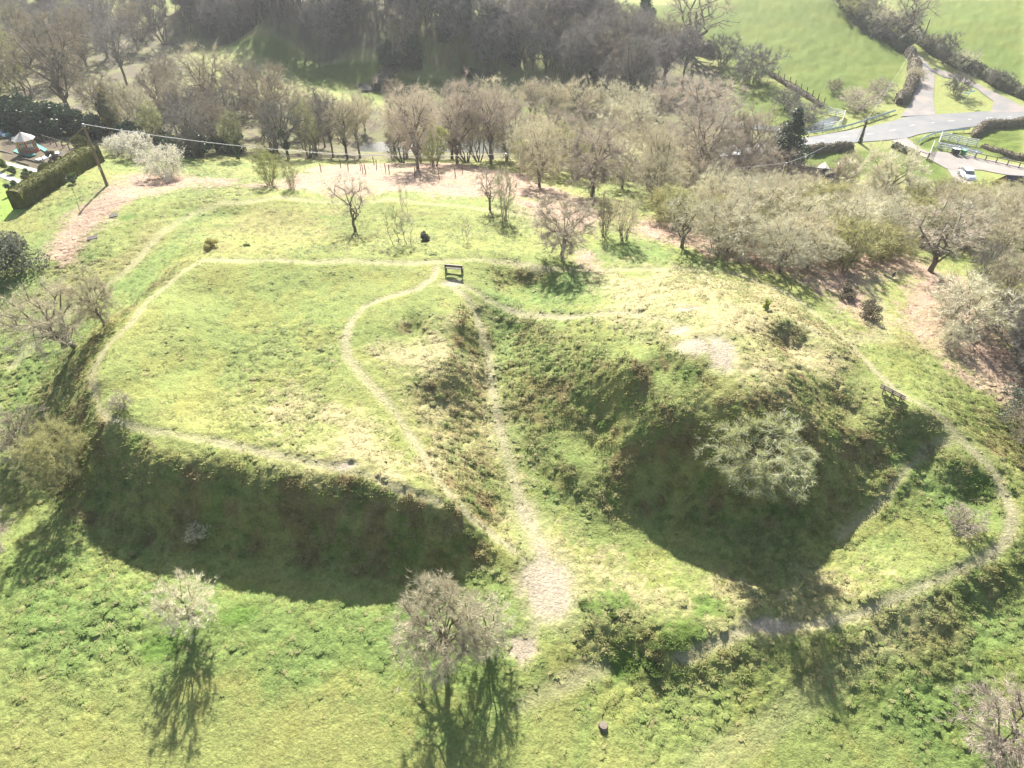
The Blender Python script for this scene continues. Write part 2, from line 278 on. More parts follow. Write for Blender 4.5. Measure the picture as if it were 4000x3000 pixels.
# worn terracettes and cut edges
GCOL = ground_colour(XX, YY, ML)
def grid_mesh(name, X, Y, Z, C=None):
    nr, nc = X.shape
    me = bpy.data.meshes.new(name)
    co = np.stack([X, Y, Z], -1).reshape(-1, 3).astype(np.float32)
    i = np.arange(nr*nc).reshape(nr, nc)
    q = np.stack([i[:-1, :-1], i[:-1, 1:], i[1:, 1:], i[1:, :-1]], -1).reshape(-1, 4)
    me.vertices.add(len(co)); me.vertices.foreach_set('co', co.ravel())
    me.loops.add(q.size); me.loops.foreach_set('vertex_index', q.ravel().astype(np.int32))
    me.polygons.add(len(q)); me.polygons.foreach_set('loop_start', np.arange(0, q.size, 4, dtype=np.int32))
    me.polygons.foreach_set('use_smooth', np.ones(len(q), bool))
    me.update(calc_edges=True)
    if C is not None:
        a = me.color_attributes.new('col', 'FLOAT_COLOR', 'POINT')
        c4 = np.ones((len(co), 4), np.float32); c4[:, :3] = C.reshape(-1, 3); a.data.foreach_set('color', c4.ravel())
    return me

# ------------------------------------------------------------------ materials
def newmat(name):
    m = bpy.data.materials.new(name); m.use_nodes = True; nt = m.node_tree
    for n in list(nt.nodes): nt.nodes.remove(n)
    out = nt.nodes.new('ShaderNodeOutputMaterial')
    return m, nt, out
def N(nt, t, **k):
    n = nt.nodes.new(t)
    for a, b in k.items():
        if a.startswith('i_'):
            key = a[2:]; key = int(key) if key.isdigit() else key.replace('_', ' ')
            n.inputs[key].default_value = b
        else: setattr(n, a, b)
    return n
def leafy(name, col=None, attr=None, instancer=False, var=.35, transl=.4, scale=3.0, bump=0, rough=.7, objvar=0.0, spec=.15):
    m, nt, out = newmat(name)
    if attr:
        a = N(nt, 'ShaderNodeAttribute', attribute_name=attr); 
        if instancer: a.attribute_type = 'INSTANCER'
        src = a.outputs['Color']
    else:
        a = N(nt, 'ShaderNodeRGB'); a.outputs[0].default_value = (*col, 1); src = a.outputs[0]
    g = N(nt, 'ShaderNodeNewGeometry')
    no = N(nt, 'ShaderNodeTexNoise', i_Scale=scale, i_Detail=4.0)
    nt.links.new(g.outputs['Position'], no.inputs['Vector'])
    mr = N(nt, 'ShaderNodeMapRange', i_1=.3, i_2=.7, i_3=1-var, i_4=1+var); nt.links.new(no.outputs['Fac'], mr.inputs[0])
    fac = mr.outputs[0]
    if objvar:
        oi = N(nt, 'ShaderNodeObjectInfo'); m2 = N(nt, 'ShaderNodeMapRange', i_3=1-objvar, i_4=1+objvar); nt.links.new(oi.outputs['Random'], m2.inputs[0])
        mu = N(nt, 'ShaderNodeMath', operation='MULTIPLY'); nt.links.new(fac, mu.inputs[0]); nt.links.new(m2.outputs[0], mu.inputs[1]); fac = mu.outputs[0]
    vm = N(nt, 'ShaderNodeVectorMath', operation='SCALE'); nt.links.new(src, vm.inputs[0]); nt.links.new(fac, vm.inputs['Scale'])
    p = N(nt, 'ShaderNodeBsdfPrincipled', i_Roughness=rough); p.inputs['Specular IOR Level'].default_value = spec
    nt.links.new(vm.outputs[0], p.inputs['Base Color'])
    last = p.outputs[0]
    if transl:
        tr = N(nt, 'ShaderNodeBsdfTranslucent'); nt.links.new(vm.outputs[0], tr.inputs[0])
        mx = N(nt, 'ShaderNodeMixShader', i_0=transl); nt.links.new(last, mx.inputs[1]); nt.links.new(tr.outputs[0], mx.inputs[2]); last = mx.outputs[0]
    if bump:
        nb = N(nt, 'ShaderNodeTexNoise', i_Scale=4.5, i_Detail=6.0, i_Roughness=.7); nt.links.new(g.outputs['Position'], nb.inputs['Vector'])
        b = N(nt, 'ShaderNodeBump', i_Strength=bump, i_Distance=.16); nt.links.new(nb.outputs['Fac'], b.inputs['Height']); nt.links.new(b.outputs[0], p.inputs['Normal'])
    nt.links.new(last, out.inputs[0]); return m
def paint(name, col, rough=.6, var=.12, scale=6.0, metal=0.0, spec=.4, bump=0.0, stretch=None, objvar=0):
    m, nt, out = newmat(name)
    tc = N(nt, 'ShaderNodeTexCoord'); no = N(nt, 'ShaderNodeTexNoise', i_Scale=scale, i_Detail=5.0)
    src = tc.outputs['Object']
    if stretch:
        mp = N(nt, 'ShaderNodeMapping'); mp.inputs['Scale'].default_value = stretch; nt.links.new(src, mp.inputs[0]); src = mp.outputs[0]
    nt.links.new(src, no.inputs['Vector'])
    mr = N(nt, 'ShaderNodeMapRange', i_1=.3, i_2=.7, i_3=1-var, i_4=1+var); nt.links.new(no.outputs['Fac'], mr.inputs[0])
    vm = N(nt, 'ShaderNodeVectorMath', operation='SCALE'); vm.inputs[0].default_value = col; nt.links.new(mr.outputs[0], vm.inputs['Scale'])
    p = N(nt, 'ShaderNodeBsdfPrincipled', i_Roughness=rough, i_Metallic=metal); p.inputs['Specular IOR Level'].default_value = spec
    nt.links.new(vm.outputs[0], p.inputs['Base Color'])
    if bump:
        b = N(nt, 'ShaderNodeBump', i_Strength=bump, i_Distance=.02); nt.links.new(no.outputs['Fac'], b.inputs['Height']); nt.links.new(b.outputs[0], p.inputs['Normal'])
    nt.links.new(p.outputs[0], out.inputs[0]); return m

M_ground = leafy('grass_ground', attr='col', var=.22, transl=0.0, scale=5.5, bump=.9, rough=.8, spec=.1)
def tag(o, label=None, cat=None, group=None, kind=None):
    if label: o['label'] = label
    if cat: o['category'] = cat
    if group: o['group'] = group
    if kind: o['kind'] = kind
    return o
def link(name, me, mat=None, parent=None, loc=None):
    o = bpy.data.objects.new(name, me); COL.objects.link(o)
    if mat is not None and me is not None and not me.materials: me.materials.append(mat)
    if parent: o.parent = parent
    if loc is not None: o.location = loc
    return o
ground = link('ground', grid_mesh('ground', XX, YY, HH, GCOL), M_ground); tag(ground, kind='structure')
# ------------------------------------------------------------------ tussocks: real clumps of grass standing on the ground
def mesh_from(name, V, F, smooth=False):
    me = bpy.data.meshes.new(name); me.from_pydata([tuple(map(float, v)) for v in V], [], F)
    if smooth: me.polygons.foreach_set('use_smooth', [True]*len(me.polygons))
    me.update(); return me
def tuft_mesh(name, nb, rad, h, droop, wd, seed, dome=True):
    r = random.Random(seed); V = []; F = []
    if dome:
        n = 8; V.append((0, 0, h*.62))
        for k, (q, z) in enumerate(((.55, .5), (.95, .05))):
            for i in range(n):
                a = 2*PI*i/n; rr = rad*q*r.uniform(.75, 1.15); V.append((rr*math.cos(a), rr*math.sin(a), h*z*r.uniform(.7, 1.2)-.03))
        for i in range(n): j = (i+1) % n; F.append((0, 1+i, 1+j)); F.append((1+i, 9+i, 9+j, 1+j))
    for b in range(nb):
        a = r.uniform(0, 2*PI); q = rad*.55*math.sqrt(r.random()); x, y = q*math.cos(a), q*math.sin(a)
        a2 = a+r.uniform(-.6, .6); dx, dy = math.cos(a2), math.sin(a2); L = r.uniform(.55, 1.1)
        px, py = -dy*wd/2, dx*wd/2
        r1 = rad*droop*.5*L; r2 = rad*droop*1.15*L; z0 = h*.1; z1 = h*L; z2 = h*L*r.uniform(.35, .9)
        i = len(V)
        V += [(x-px, y-py, z0), (x+px, y+py, z0), (x+dx*r1+px*.8, y+dy*r1+py*.8, z1), (x+dx*r1-px*.8, y+dy*r1-py*.8, z1), (x+dx*r2, y+dy*r2, z2)]
        F += [(i, i+1, i+2, i+3), (i+3, i+2, i+4)]
    me = mesh_from(name, V, F); me.polygons.foreach_set('use_smooth', [i < 16 for i in range(len(F))]); return me
M_tuft = leafy('tussock_grass', attr='tint', instancer=True, var=.2, transl=.35, scale=7.0, rough=.65)
tcol = bpy.data.collections.new('tuft_kinds')
for k in range(4):
    me = tuft_mesh('tuft', 8, .25, .15, 1.0, .05, k); me.materials.append(M_tuft)
    o = bpy.data.objects.new('tuft_%s' % 'abcd'[k], me); tcol.objects.link(o)
def scatter(name, P, tint, rot, scl, coll, idx):
    me = bpy.data.meshes.new(name); me.vertices.add(len(P)); me.vertices.foreach_set('co', P.astype(np.float32).ravel())
    def at(nm, ty, d, key='value'):
        a = me.attributes.new(nm, ty, 'POINT'); a.data.foreach_set(key, d.ravel())
    c4 = np.ones((len(P), 4), np.float32); c4[:, :3] = tint; at('tint', 'FLOAT_COLOR', c4, 'color')
    at('rot', 'FLOAT_VECTOR', rot.astype(np.float32), 'vector'); at('scl', 'FLOAT_VECTOR', scl.astype(np.float32), 'vector'); at('idx', 'INT', idx.astype(np.int32))
    o = link(name, me)
    ng = bpy.data.node_groups.new(name, 'GeometryNodeTree')
    ng.interface.new_socket('Geometry', in_out='INPUT', socket_type='NodeSocketGeometry'); ng.interface.new_socket('Geometry', in_out='OUTPUT', socket_type='NodeSocketGeometry')
    gi = ng.nodes.new('NodeGroupInput'); go = ng.nodes.new('NodeGroupOutput')
    iop = ng.nodes.new('GeometryNodeInstanceOnPoints'); ci = ng.nodes.new('GeometryNodeCollectionInfo')
    ci.inputs['Collection'].default_value = coll; ci.inputs['Separate Children'].default_value = True; ci.inputs['Reset Children'].default_value = True
    def na(nm, ty):
        n = ng.nodes.new('GeometryNodeInputNamedAttribute'); n.data_type = ty; n.inputs['Name'].default_value = nm; return n.outputs['Attribute']
    L = ng.links
    L.new(gi.outputs[0], iop.inputs['Points']); L.new(ci.outputs[0], iop.inputs['Instance']); iop.inputs['Pick Instance'].default_value = True
    L.new(na('idx', 'INT'), iop.inputs['Instance Index']); L.new(na('scl', 'FLOAT_VECTOR'), iop.inputs['Scale'])
    er = ng.nodes.new('FunctionNodeEulerToRotation'); L.new(na('rot', 'FLOAT_VECTOR'), er.inputs[0]); L.new(er.outputs[0], iop.inputs['Rotation'])
    L.new(iop.outputs[0], go.inputs[0])
    md = o.modifiers.new('scatter', 'NODES'); md.node_group = ng
    return o
# a cloud of spots, denser where the grass is rough
def surf(x, y):                                   # ground surface incl. relief, by looking up the sheet
    iy = np.interp(y, rows, np.arange(len(rows))); t = x/(np.maximum(y, 5)*.84+25); ix = (np.clip(t, -1, 1)+1)/2*(NC-1)
    i0 = np.clip(np.floor(iy).astype(int), 0, len(rows)-2); j0 = np.clip(np.floor(ix).astype(int), 0, NC-2)
    fy = iy-i0; fx = ix-j0
    return (HH[i0, j0]*(1-fx)+HH[i0, j0+1]*fx)*(1-fy)+(HH[i0+1, j0]*(1-fx)+HH[i0+1, j0+1]*fx)*fy, i0, j0
def look(A, i0, j0): return A[i0, j0]
NT = 230000
py = rng.uniform(9, 112, NT*2); hw = py*.80+21
px = rng.uniform(-1, 1, NT*2)*hw
keep = rng.random(NT*2) < (hw/hw.max())*1.0; px = px[keep]; py = py[keep]
z, i0, j0 = surf(px, py)
rf = ML['rough'][i0, j0]; dmv = ML['dm'][i0, j0]; brk = ML['bracken'][i0, j0]; fld = ML['field'][i0, j0]; wd = ML['wood'][i0, j0]
pr = np.clip(rf*.42*(.1+1.4*dmv)+brk*.25, 0, 1)*(1-.6*wd)*(1-fld)
k = rng.random(len(px)) < pr; px, py, z, i0, j0, rf, brk = px[k], py[k], z[k], i0[k], j0[k], rf[k], brk[k]
n = len(px); print('tufts', n)
tint = GCOL[i0, j0]*(1+.45*brk[:, None])*rng.uniform(.95, 1.25, (n, 1)).astype(np.float32)
warm = (rng.random(n) < .25)[:, None]*(1-brk[:, None]); tint = tint*(1-.5*warm)+np.array([.36, .32, .15])*.5*warm
gr = (rng.random(n) < .2)[:, None]*(1-brk[:, None]); tint = tint*(1-.4*gr)+np.array([.15, .24, .05])*.4*gr
sc = rng.uniform(.55, 1.2, n)*(.62+.45*np.clip(rf, 0, 1)); sc = np.where(brk > .5, sc*1.2, sc)
sz = sc*np.where(brk > .5, .4, rng.uniform(.6, 1.1, n)*(.5+.6*ML['steep'][i0, j0]))
hx = ML['hx'][i0, j0]; hy = ML['hy'][i0, j0]
rot = np.stack([hy*.5, -hx*.5, rng.uniform(0, 6.28, n)], -1); rot[:, 2] *= (np.hypot(hx, hy) < .35)
tufts = scatter('grass_tussocks', np.stack([px, py, z-.02], -1), tint, rot, np.stack([sc, sc, sz], -1), tcol, rng.integers(0, 4, n))
tag(tufts, 'tussocky rough grass covering the earthwork slopes and banks', 'grass', kind='stuff')
# ------------------------------------------------------------------ bare trees: limbs are tubes, twigs thin tapering slips
class TB:
    def __init__(s): s.v = []; s.f = []
    def tube(s, pts, rad, n=5):
        base = len(s.v); k = len(pts)
        for i, p in enumerate(pts):
            d = (pts[min(i+1, k-1)]-pts[max(i-1, 0)]).normalized()
            a = d.orthogonal().normalized(); b = d.cross(a)
            for j in range(n):
                t = 2*PI*j/n; s.v.append(p+(a*math.cos(t)+b*math.sin(t))*rad[i])
        for i in range(k-1):
            for j in range(n):
                q = (j+1) % n; s.f.append((base+i*n+j, base+i*n+q, base+(i+1)*n+q, base+(i+1)*n+j))
    def slip(s, pts, wd, r):                       # a twig: three narrow faces would not show, one tapering slip does
        base = len(s.v); d = pts[-1]-pts[0]
        a = d.cross(Vector((r.uniform(-1, 1), r.uniform(-1, 1), r.uniform(-1, 1))))
        a = a.normalized() if a.length > 1e-6 else Vector((1, 0, 0))
        k = len(pts)
        for i, p in enumerate(pts[:-1]):
            q = a*wd*(1-.6*i/(k-1))/2; s.v += [p-q, p+q]
        s.v.append(pts[-1])
        for i in range(k-2): s.f.append((base+2*i, base+2*i+1, base+2*i+3, base+2*i+2))
        s.f.append((base+2*(k-2), base+2*(k-2)+1, base+2*(k-1)))
    def leaf(s, p, sz, r):
        a = Vector((r.uniform(-1, 1), r.uniform(-1, 1), r.uniform(-.6, .6))).normalized(); b = a.orthogonal().normalized()
        b = (b+Vector((r.uniform(-1, 1), r.uniform(-1, 1), r.uniform(-1, 1)))*.5).normalized()
        base = len(s.v); s.v += [p-a*sz-b*sz*.2, p+b*sz*.6, p+a*sz, p-b*sz*.6]; s.f.append((base, base+1, base+2, base+3))
    def mesh(s, name, smooth=False):
        return mesh_from(name, s.v, s.f, smooth)
def grow(seed, H=6, cb=.9, rx=3.2, nl=7, nb=40, ns=260, nt=7540, r0=.17, twig=.020, lean=(0, 0), gnarl=.12, leaves=0, lsize=.05, tl=.5, stems=1, fork=.16, up=.35, cz=.5, squash=1.0, hollow=.35):
    """a bare tree: limbs, branches and twigs reach for points spread through a rounded crown"""
    r = np.random.default_rng(seed); rr_ = random.Random(seed); T = TB(); C = TB(); Lf = TB()
    cc = np.array([lean[0]*H*.45, lean[1]*H*.45, cb+(H-cb)*cz]); ax = np.array([rx, rx*squash, (H-cb)*.5])
    def targets(n, q0, q1):
        d = r.normal(size=(n, 3)); d /= np.linalg.norm(d, axis=1)[:, None]
        q = (q0**3+(q1**3-q0**3)*r.random(n))**(1/3.)
        ph = np.arctan2(d[:, 1], d[:, 0]); lump = 1+.16*np.sin(ph*3+seed)+.12*np.sin(ph*5+seed*2+d[:, 2]*4)+.10*np.sin(d[:, 2]*7+seed)
        t = cc+d*(q*lump)[:, None]*ax; t[:, 2] = np.maximum(t[:, 2], .25+.1*r.random(n)); return t
    def path(p, dr, t, n, g):
        L = np.linalg.norm(t-p); c = p+dr*L*.45; out = []
        for i in range(n+1):
            k = i/n; q = p*(1-k)**2+c*2*k*(1-k)+t*k*k
            if 0 < i < n: q = q+r.normal(size=3)*g*L*.5
            out.append(q)
        return np.array(out)
    segs = []                                     # (polyline, radius at start, radius at end)
    if stems == 1:
        f = np.array([lean[0]*H*fork*1.1, lean[1]*H*fork*1.1, H*fork]); tr = path(np.array([0, 0, -.2]), np.array([lean[0]*.5, lean[1]*.5, 1]), f, 3, gnarl*.4)
        T.tube([Vector(q) for q in tr], [r0*1.25, r0*1.0, r0*.92, r0*.9], 7); starts = [(f, np.array([lean[0], lean[1], 1.]))]*nl
    else:
        starts = []
        for i in range(nl):
            a = 2*PI*i/nl+r.uniform(-.3, .3); starts.append((np.array([math.cos(a)*.3, math.sin(a)*.3, -.15]), np.array([math.cos(a)*.25, math.sin(a)*.25, 1.])))
    lt = targets(nl, .55, .85); lt[:, 2] = np.maximum(lt[:, 2], cb+(H-cb)*.30)
    if nl > 2: 
        an = 2*PI*(np.arange(nl)+r.uniform(-.25, .25, nl))/nl; rd = rx*r.uniform(.25, .75, nl); lt[:, 0] = cc[0]+np.cos(an)*rd; lt[:, 1] = cc[1]+np.sin(an)*rd*squash; lt[:, 2] = cc[2]+ax[2]*np.sqrt(np.clip(1-(rd/rx)**2, 0, 1))*r.uniform(.35, .85, nl)
    P = []; D = []; RD = []
    for (p, d), t in zip(starts, lt):
        q = path(p, d/np.linalg.norm(d), t, 6, gnarl); ra = r0*(.62 if stems == 1 else 1)*r.uniform(.7, 1.05); rs = np.linspace(ra, ra*.28, 7)
        T.tube([Vector(a) for a in q], list(rs), 5)
        for i in range(1 if stems == 1 else 2, 7): P.append(q[i]); D.append(q[i]-q[i-1]); RD.append(rs[i])
    def level(n, q0, q1, nseg, rf, rmin, tubes, P, D, RD):
        t = targets(n, q0, q1); P = np.array(P); D = np.array(D); RD = np.array(RD); D = D/np.linalg.norm(D, axis=1)[:, None]
        nP, nD, nR = [], [], []
        for k in range(n):
            v = t[k]-P; dist = np.linalg.norm(v, axis=1); al = (v*D).sum(1)/(dist+1e-6)
            j = int(np.argmin(dist*(1.35-.55*al)+r.random(len(P))*.25)); d0 = D[j]*.8+np.array([0, 0, up*.5])+r.normal(size=3)*.25
            q = path(P[j], d0/np.linalg.norm(d0), t[k], nseg, gnarl*.8); ra = max(RD[j]*rf, rmin); rs = np.linspace(ra, max(ra*.35, rmin*.7), nseg+1)
            if tubes: T.tube([Vector(a) for a in q], list(rs), tubes)
            else: C.slip([Vector(a) for a in q], max(ra*2, twig), rr_)
            for i in range(1, nseg+1): nP.append(q[i]); nD.append(q[i]-q[i-1]+1e-5); nR.append(rs[i])
        return nP, nD, nR
    P1, D1, R1 = level(nb, hollow, .95, 4, .62, twig*.9, 4, P, D, RD)
    P2, D2, R2 = level(ns, hollow, 1.0, 3, .6, twig*.55, 0, P+P1, D+D1, RD+R1)
    P3 = np.array(P1+P2); D3 = np.array(D1+D2); D3 /= np.linalg.norm(D3, axis=1)[:, None]
    for k in range(nt):
        j = int(r.integers(len(P3))); o = P3[j]; rad = (o-cc)/ax; rad = rad/(np.linalg.norm(rad)+.2)
        d = D3[j]*.7+rad*.5+r.normal(size=3)*.55+np.array([0, 0, up*.4]); d /= np.linalg.norm(d); L = tl*r.uniform(.45, 1.3)
        o = o-D3[j]*r.uniform(0, .25)*tl; m1 = o+d*L*.5; e = m1+(d+r.normal(size=3)*.3+np.array([0, 0, up*.3]))*L*.45
        C.slip([Vector(o), Vector(m1), Vector(e)], twig, rr_)
        if leaves and r.random() < leaves: Lf.leaf(Vector(m1+(e-m1)*r.random()), lsize*r.uniform(.6, 1.4), rr_)
    return dict(T=T.mesh('trunk', True), C=C.mesh('crown'), L=Lf.mesh('leaves') if Lf.v else None, H=H, wid=rx, nf=len(C.f)+len(T.f)+len(Lf.f))

def leafball(seed, rx, rz, n, size, z0=.5, lumps=9, core=True, spiky=0):
    r = random.Random(seed); C = TB()
    L = [(Vector((r.gauss(0, .45)*rx, r.gauss(0, .45)*rx, rz*(z0+r.uniform(-.35, .45)))), r.uniform(.35, .6)*rx) for _ in range(lumps)]
    for i in range(n):
        c, q = r.choice(L); d = Vector((r.gauss(0, 1), r.gauss(0, 1), r.gauss(0, 1))).normalized()
        p = c+Vector((d.x*q, d.y*q, d.z*q*.85))*(r.random()**.35)
        if p.z < .02: p.z = r.uniform(.02, .3)
        C.leaf(p, size*r.uniform(.6, 1.5), r)
    return C
M_bark = paint('grey_bark', (.17, .145, .115), .9, .35, 3, spec=.1)
M_bark_dark = paint('dark_ivy_bark', (.085, .085, .055), .9, .4, 3, spec=.1)
def twigmat(n, c, ov=.16): return leafy(n, c, var=.22, transl=.15, scale=.35, rough=.8, objvar=ov)
M_tw = dict(grey=twigmat('grey_twigs', (.50, .455, .32)), pale=twigmat('lichen_pale_twigs', (.56, .53, .38)), brown=twigmat('brown_twigs', (.29, .25, .18)), pink=twigmat('pinkish_twigs', (.45, .39, .31)),
            budgrey=twigmat('budding_grey_twigs', (.50, .50, .35)), olive=twigmat('olive_twigs', (.36, .36, .19)), dull=twigmat('dull_twigs', (.20, .187, .16)), violet=twigmat('grey_violet_twigs', (.235, .215, .20)))
M_lf = dict(bud=leafy('yellow_green_buds', (.36, .40, .10), var=.3, transl=.45, scale=1), ever=leafy('evergreen_leaves', (.055, .085, .04), var=.4, transl=.2, scale=1, rough=.45, spec=.3, objvar=.25),
            ivy=leafy('ivy_leaves', (.05, .085, .025), var=.4, transl=.25, scale=1, rough=.45), white=leafy('white_blossom', (.80, .78, .72), var=.12, transl=.4, scale=2),
            gold=leafy('pale_yellow_catkins', (.44, .40, .17), var=.25, transl=.4, scale=1), yew=leafy('yew_needles', (.10, .105, .02), var=.35, transl=.25, scale=2),
            shrub=leafy('grey_green_leaves', (.17, .18, .13), var=.4, transl=.3, scale=2), hedge=leafy('field_hedge_twigs', (.16, .135, .09), var=.4, transl=.2, scale=1.2), bramble=leafy('bramble_leaves', (.125, .18, .045), var=.4, transl=.4, scale=2))

PR = {}
def proto(k, **a): PR[k] = grow(**a); print(k, PR[k]['nf'], round(PR[k]['wid'], 1), PR[k]['H'])
proto('haw0', seed=1, H=6, cb=.8, rx=3.1, r0=.17, nt=14000, twig=.018)
proto('haw1', seed=2, H=6, cb=.9, rx=2.9, r0=.16, nl=6, up=.5, nt=14000, twig=.018)
proto('lean', seed=3, H=6, cb=1.2, rx=3.2, r0=.20, nl=9, lean=(-.5, .15), fork=.10, squash=.8, nt=11000, twig=.016)
proto('open', seed=4, H=6.5, cb=1.9, rx=3.0, r0=.2, nl=5, nb=24, ns=130, nt=2755, gnarl=.22, fork=.22)
proto('hawbig', seed=14, H=7, cb=1.5, rx=3.4, r0=.19, nl=8, nb=70, ns=650, gnarl=.15, fork=.22, nt=26000, twig=.016)
proto('bud', seed=15, H=6, cb=.5, rx=3.1, r0=.15, nl=8, nb=55, ns=380, leaves=.8, lsize=.04, gnarl=.14, nt=26000, twig=.016)
proto('copp0', seed=5, H=6, cb=.5, rx=2.1, nl=14, stems=9, r0=.055, up=.8, gnarl=.05, nb=50, ns=220, nt=5510, squash=1.0)
proto('copp1', seed=6, H=6, cb=.6, rx=2.2, nl=13, stems=9, r0=.05, up=.8, gnarl=.05, nb=50, ns=220, nt=5220, leaves=.9, lsize=.05)
proto('tall0', seed=7, H=13, cb=4.8, rx=4.3, r0=.26, twig=0.0336, tl=.95, nl=8, nb=55, ns=330, nt=6960, fork=.27, up=.6)
proto('tall1', seed=8, H=13, cb=4.6, rx=3.6, r0=.17, twig=0.0336, tl=.95, nl=6, stems=3, nb=55, ns=300, nt=6235, up=.8)
proto('tall2', seed=9, H=12, cb=3.0, rx=5.0, r0=.30, twig=0.0336, tl=.95, nl=9, nb=60, ns=360, nt=8120, fork=.15, up=.5)
proto('oak', seed=10, H=14, cb=3.6, rx=7.2, r0=.50, twig=0.0384, tl=1.0, nl=8, nb=60, ns=300, nt=5220, gnarl=.2, fork=.18, up=.2)
proto('scrub0', seed=11, H=3.5, cb=.1, rx=2.3, nl=9, stems=7, r0=.05, gnarl=.14, nb=60, ns=300, nt=6960, tl=.45)
proto('scrub1', seed=12, H=3.5, cb=.1, rx=2.3, nl=9, stems=7, r0=.05, gnarl=.14, nb=60, ns=300, nt=6090, leaves=1.0, lsize=.05, tl=.45)
proto('sap', seed=13, H=4, cb=1.0, rx=.9, nl=3, stems=3, r0=.035, nb=12, ns=50, nt=652, up=.8, gnarl=.06)

def place_tree(name, kind, u=None, v=None, h=6, rot=0, tw='grey', label=None, cat='tree', group=None, lf='bud', wide=1.0, pos=None, bark=None, extra=None, lean=(0, 0)):
    P = PR[kind]; x, y, z = pos if pos else G(u, v)
    e = link(name, None, loc=(x, y, z-.05)); k = h/P['H']; e.scale = (k*wide, k*wide, k); e.rotation_euler = (lean[0], lean[1], rot)
    tag(e, label, cat, group)
    t = link('trunk', P['T'], None, e); c = link('crown', P['C'], None, e)
    for o, m in ((t, bark or M_bark), (c, M_tw[tw])):
        if not o.data.materials: o.data.materials.append(m)
        o.material_slots[0].link = 'OBJECT'; o.material_slots[0].material = m
    if P['L'] and lf:
        l = link('leaves', P['L'], None, e)
        if not l.data.materials: l.data.materials.append(M_lf[lf])
        l.material_slots[0].link = 'OBJECT'; l.material_slots[0].material = M_lf[lf]
    return e
# ------------------------------------------------------------------ single trees one can point at
HAW = 'hawthorns standing on the earthwork'
T_ = place_tree
T_('hawthorn_tree', 'haw0', 425, 1352, 4.4, 1.0, 'pale', 'small whitish lichened bare hawthorn alone on the front lawn, left of centre', group=HAW, wide=.85)
T_('hawthorn_tree', 'hawbig', 962, 1436, 6.7, 2.1, 'grey', 'largest foreground bare hawthorn with thick dark trunk and long shadow, by the worn exit track', group=HAW, wide=.92)
T_('hawthorn_tree', 'haw0', 1052, 1392, 4.0, .4, 'pale', 'thin grey bare tree just right of the largest foreground hawthorn', group=HAW, wide=.9)
T_('hawthorn_tree', 'bud', 1634, 1035, 4.5, 3.3, 'budgrey', 'spreading hawthorn greening with buds on the shaded face of the mound', group=HAW, wide=1.5)
T_('hawthorn_tree', 'lean', 166, 750, 7.2, 1.75, 'grey', 'windswept bare hawthorn leaning left at the outer bank', group=HAW, wide=1.1)
T_('hawthorn_tree', 'haw1', 226, 706, 5.2, 4.0, 'grey', 'upright bare hawthorn behind the windswept leaning one', group=HAW, wide=.8)
T_('hawthorn_tree', 'bud', 152, 1035, 4.9, .2, 'olive', 'yellow-green budding hawthorn at the left foot of the shaded scarp', group=HAW, lf='gold', wide=.95)
T_('hawthorn_tree', 'haw0', 52, 985, 4.6, 2.6, 'grey', 'grey bare hawthorn left of the yellow-green one', group=HAW)
T_('hawthorn_tree', 'haw0', -25, 1215, 4.6, .9, 'pink', 'bare hawthorn cut off by the left edge below the scarp', group=HAW)
T_('hawthorn_tree', 'haw1', 2150, 1640, 5.6, 2.9, 'pink', 'twiggy bare hawthorn in the bottom right corner', group=HAW, wide=1.25)
T_('hawthorn_tree', 'haw0', 2225, 985, 5.0, 1.9, 'brown', 'brown bare hawthorn at the right edge beside the outer ditch', group=HAW)
T_('hawthorn_tree', 'haw1', 1215, 560, 6.2, .3, 'pink', 'round bare hawthorn on the green behind the bench', group=HAW, wide=1.15)
T_('hazel_clump', 'copp0', 1305, 508, 5.2, 1.0, 'brown', 'narrow ivy-clad stem clump left of the grey hazel behind the bench', group=HAW, wide=.7, bark=M_lf['ivy'])
T_('hazel_clump', 'copp0', 1348, 520, 5.2, 2.0, 'grey', 'many-stemmed grey hazel clump at the back edge of the green', group=HAW, wide=.9)
T_('hawthorn_tree', 'open', 1473, 536, 5.9, 5.2, 'pale', 'open-crowned old hawthorn with crooked limbs at the bracken edge', group=HAW, wide=1.1)
T_('spreading_tree', 'open', 2008, 586, 7.8, 1.4, 'pink', 'wide bare tree with dark spreading limbs on the right-hand bracken slope', group=HAW, wide=1.2)
T_('hawthorn_bush', 'scrub0', 2085, 712, 4.9, .6, 'pale', 'big dome-shaped bare bush on the right-hand bracken slope', 'bush', HAW, wide=1.3)
T_('hawthorn_bush', 'scrub0', 2052, 748, 2.2, 2.6, 'pale', 'low bare bush below the dome-shaped one', 'bush', HAW)
T_('hawthorn_tree', 'open', 767, 500, 6.4, 3.9, 'pink', 'bare tree with forked dark trunk in the back ditch', group=HAW, wide=.85)
T_('sapling', 'sap', 857, 530, 4.2, 1.2, 'olive', 'greenish multi-stem sapling behind the back rim, left one of two', group=HAW)
T_('sapling', 'sap', 880, 528, 3.8, 2.2, 'pale', 'pale grey sapling behind the back rim, right one of two', group=HAW)
T_('sapling', 'sap', 874, 462, 3.6, .3, 'grey', 'thin sapling on the far bank behind the pair of saplings', group=HAW, wide=.8)
T_('sapling', 'sap', 1008, 524, 2.4, .7, 'pink', 'tiny lone sapling behind the first bench', group=HAW)
T_('hawthorn_tree', 'open', 1058, 452, 5.2, 2.5, 'pink', 'bare tree with thick dark trunk at the near edge of the bracken', group=HAW, wide=.9)
T_('birch_tree', 'copp0', 1090, 478, 6.6, .5, 'pale', 'pale slender stems beside the dark-trunked bracken tree', group=HAW, wide=.6)
T_('willow_bush', 'copp1', 585, 402, 5.0, .5, 'olive', 'fresh green many-stemmed willow at the left end of the bracken strip', 'bush', HAW, wide=1.0)
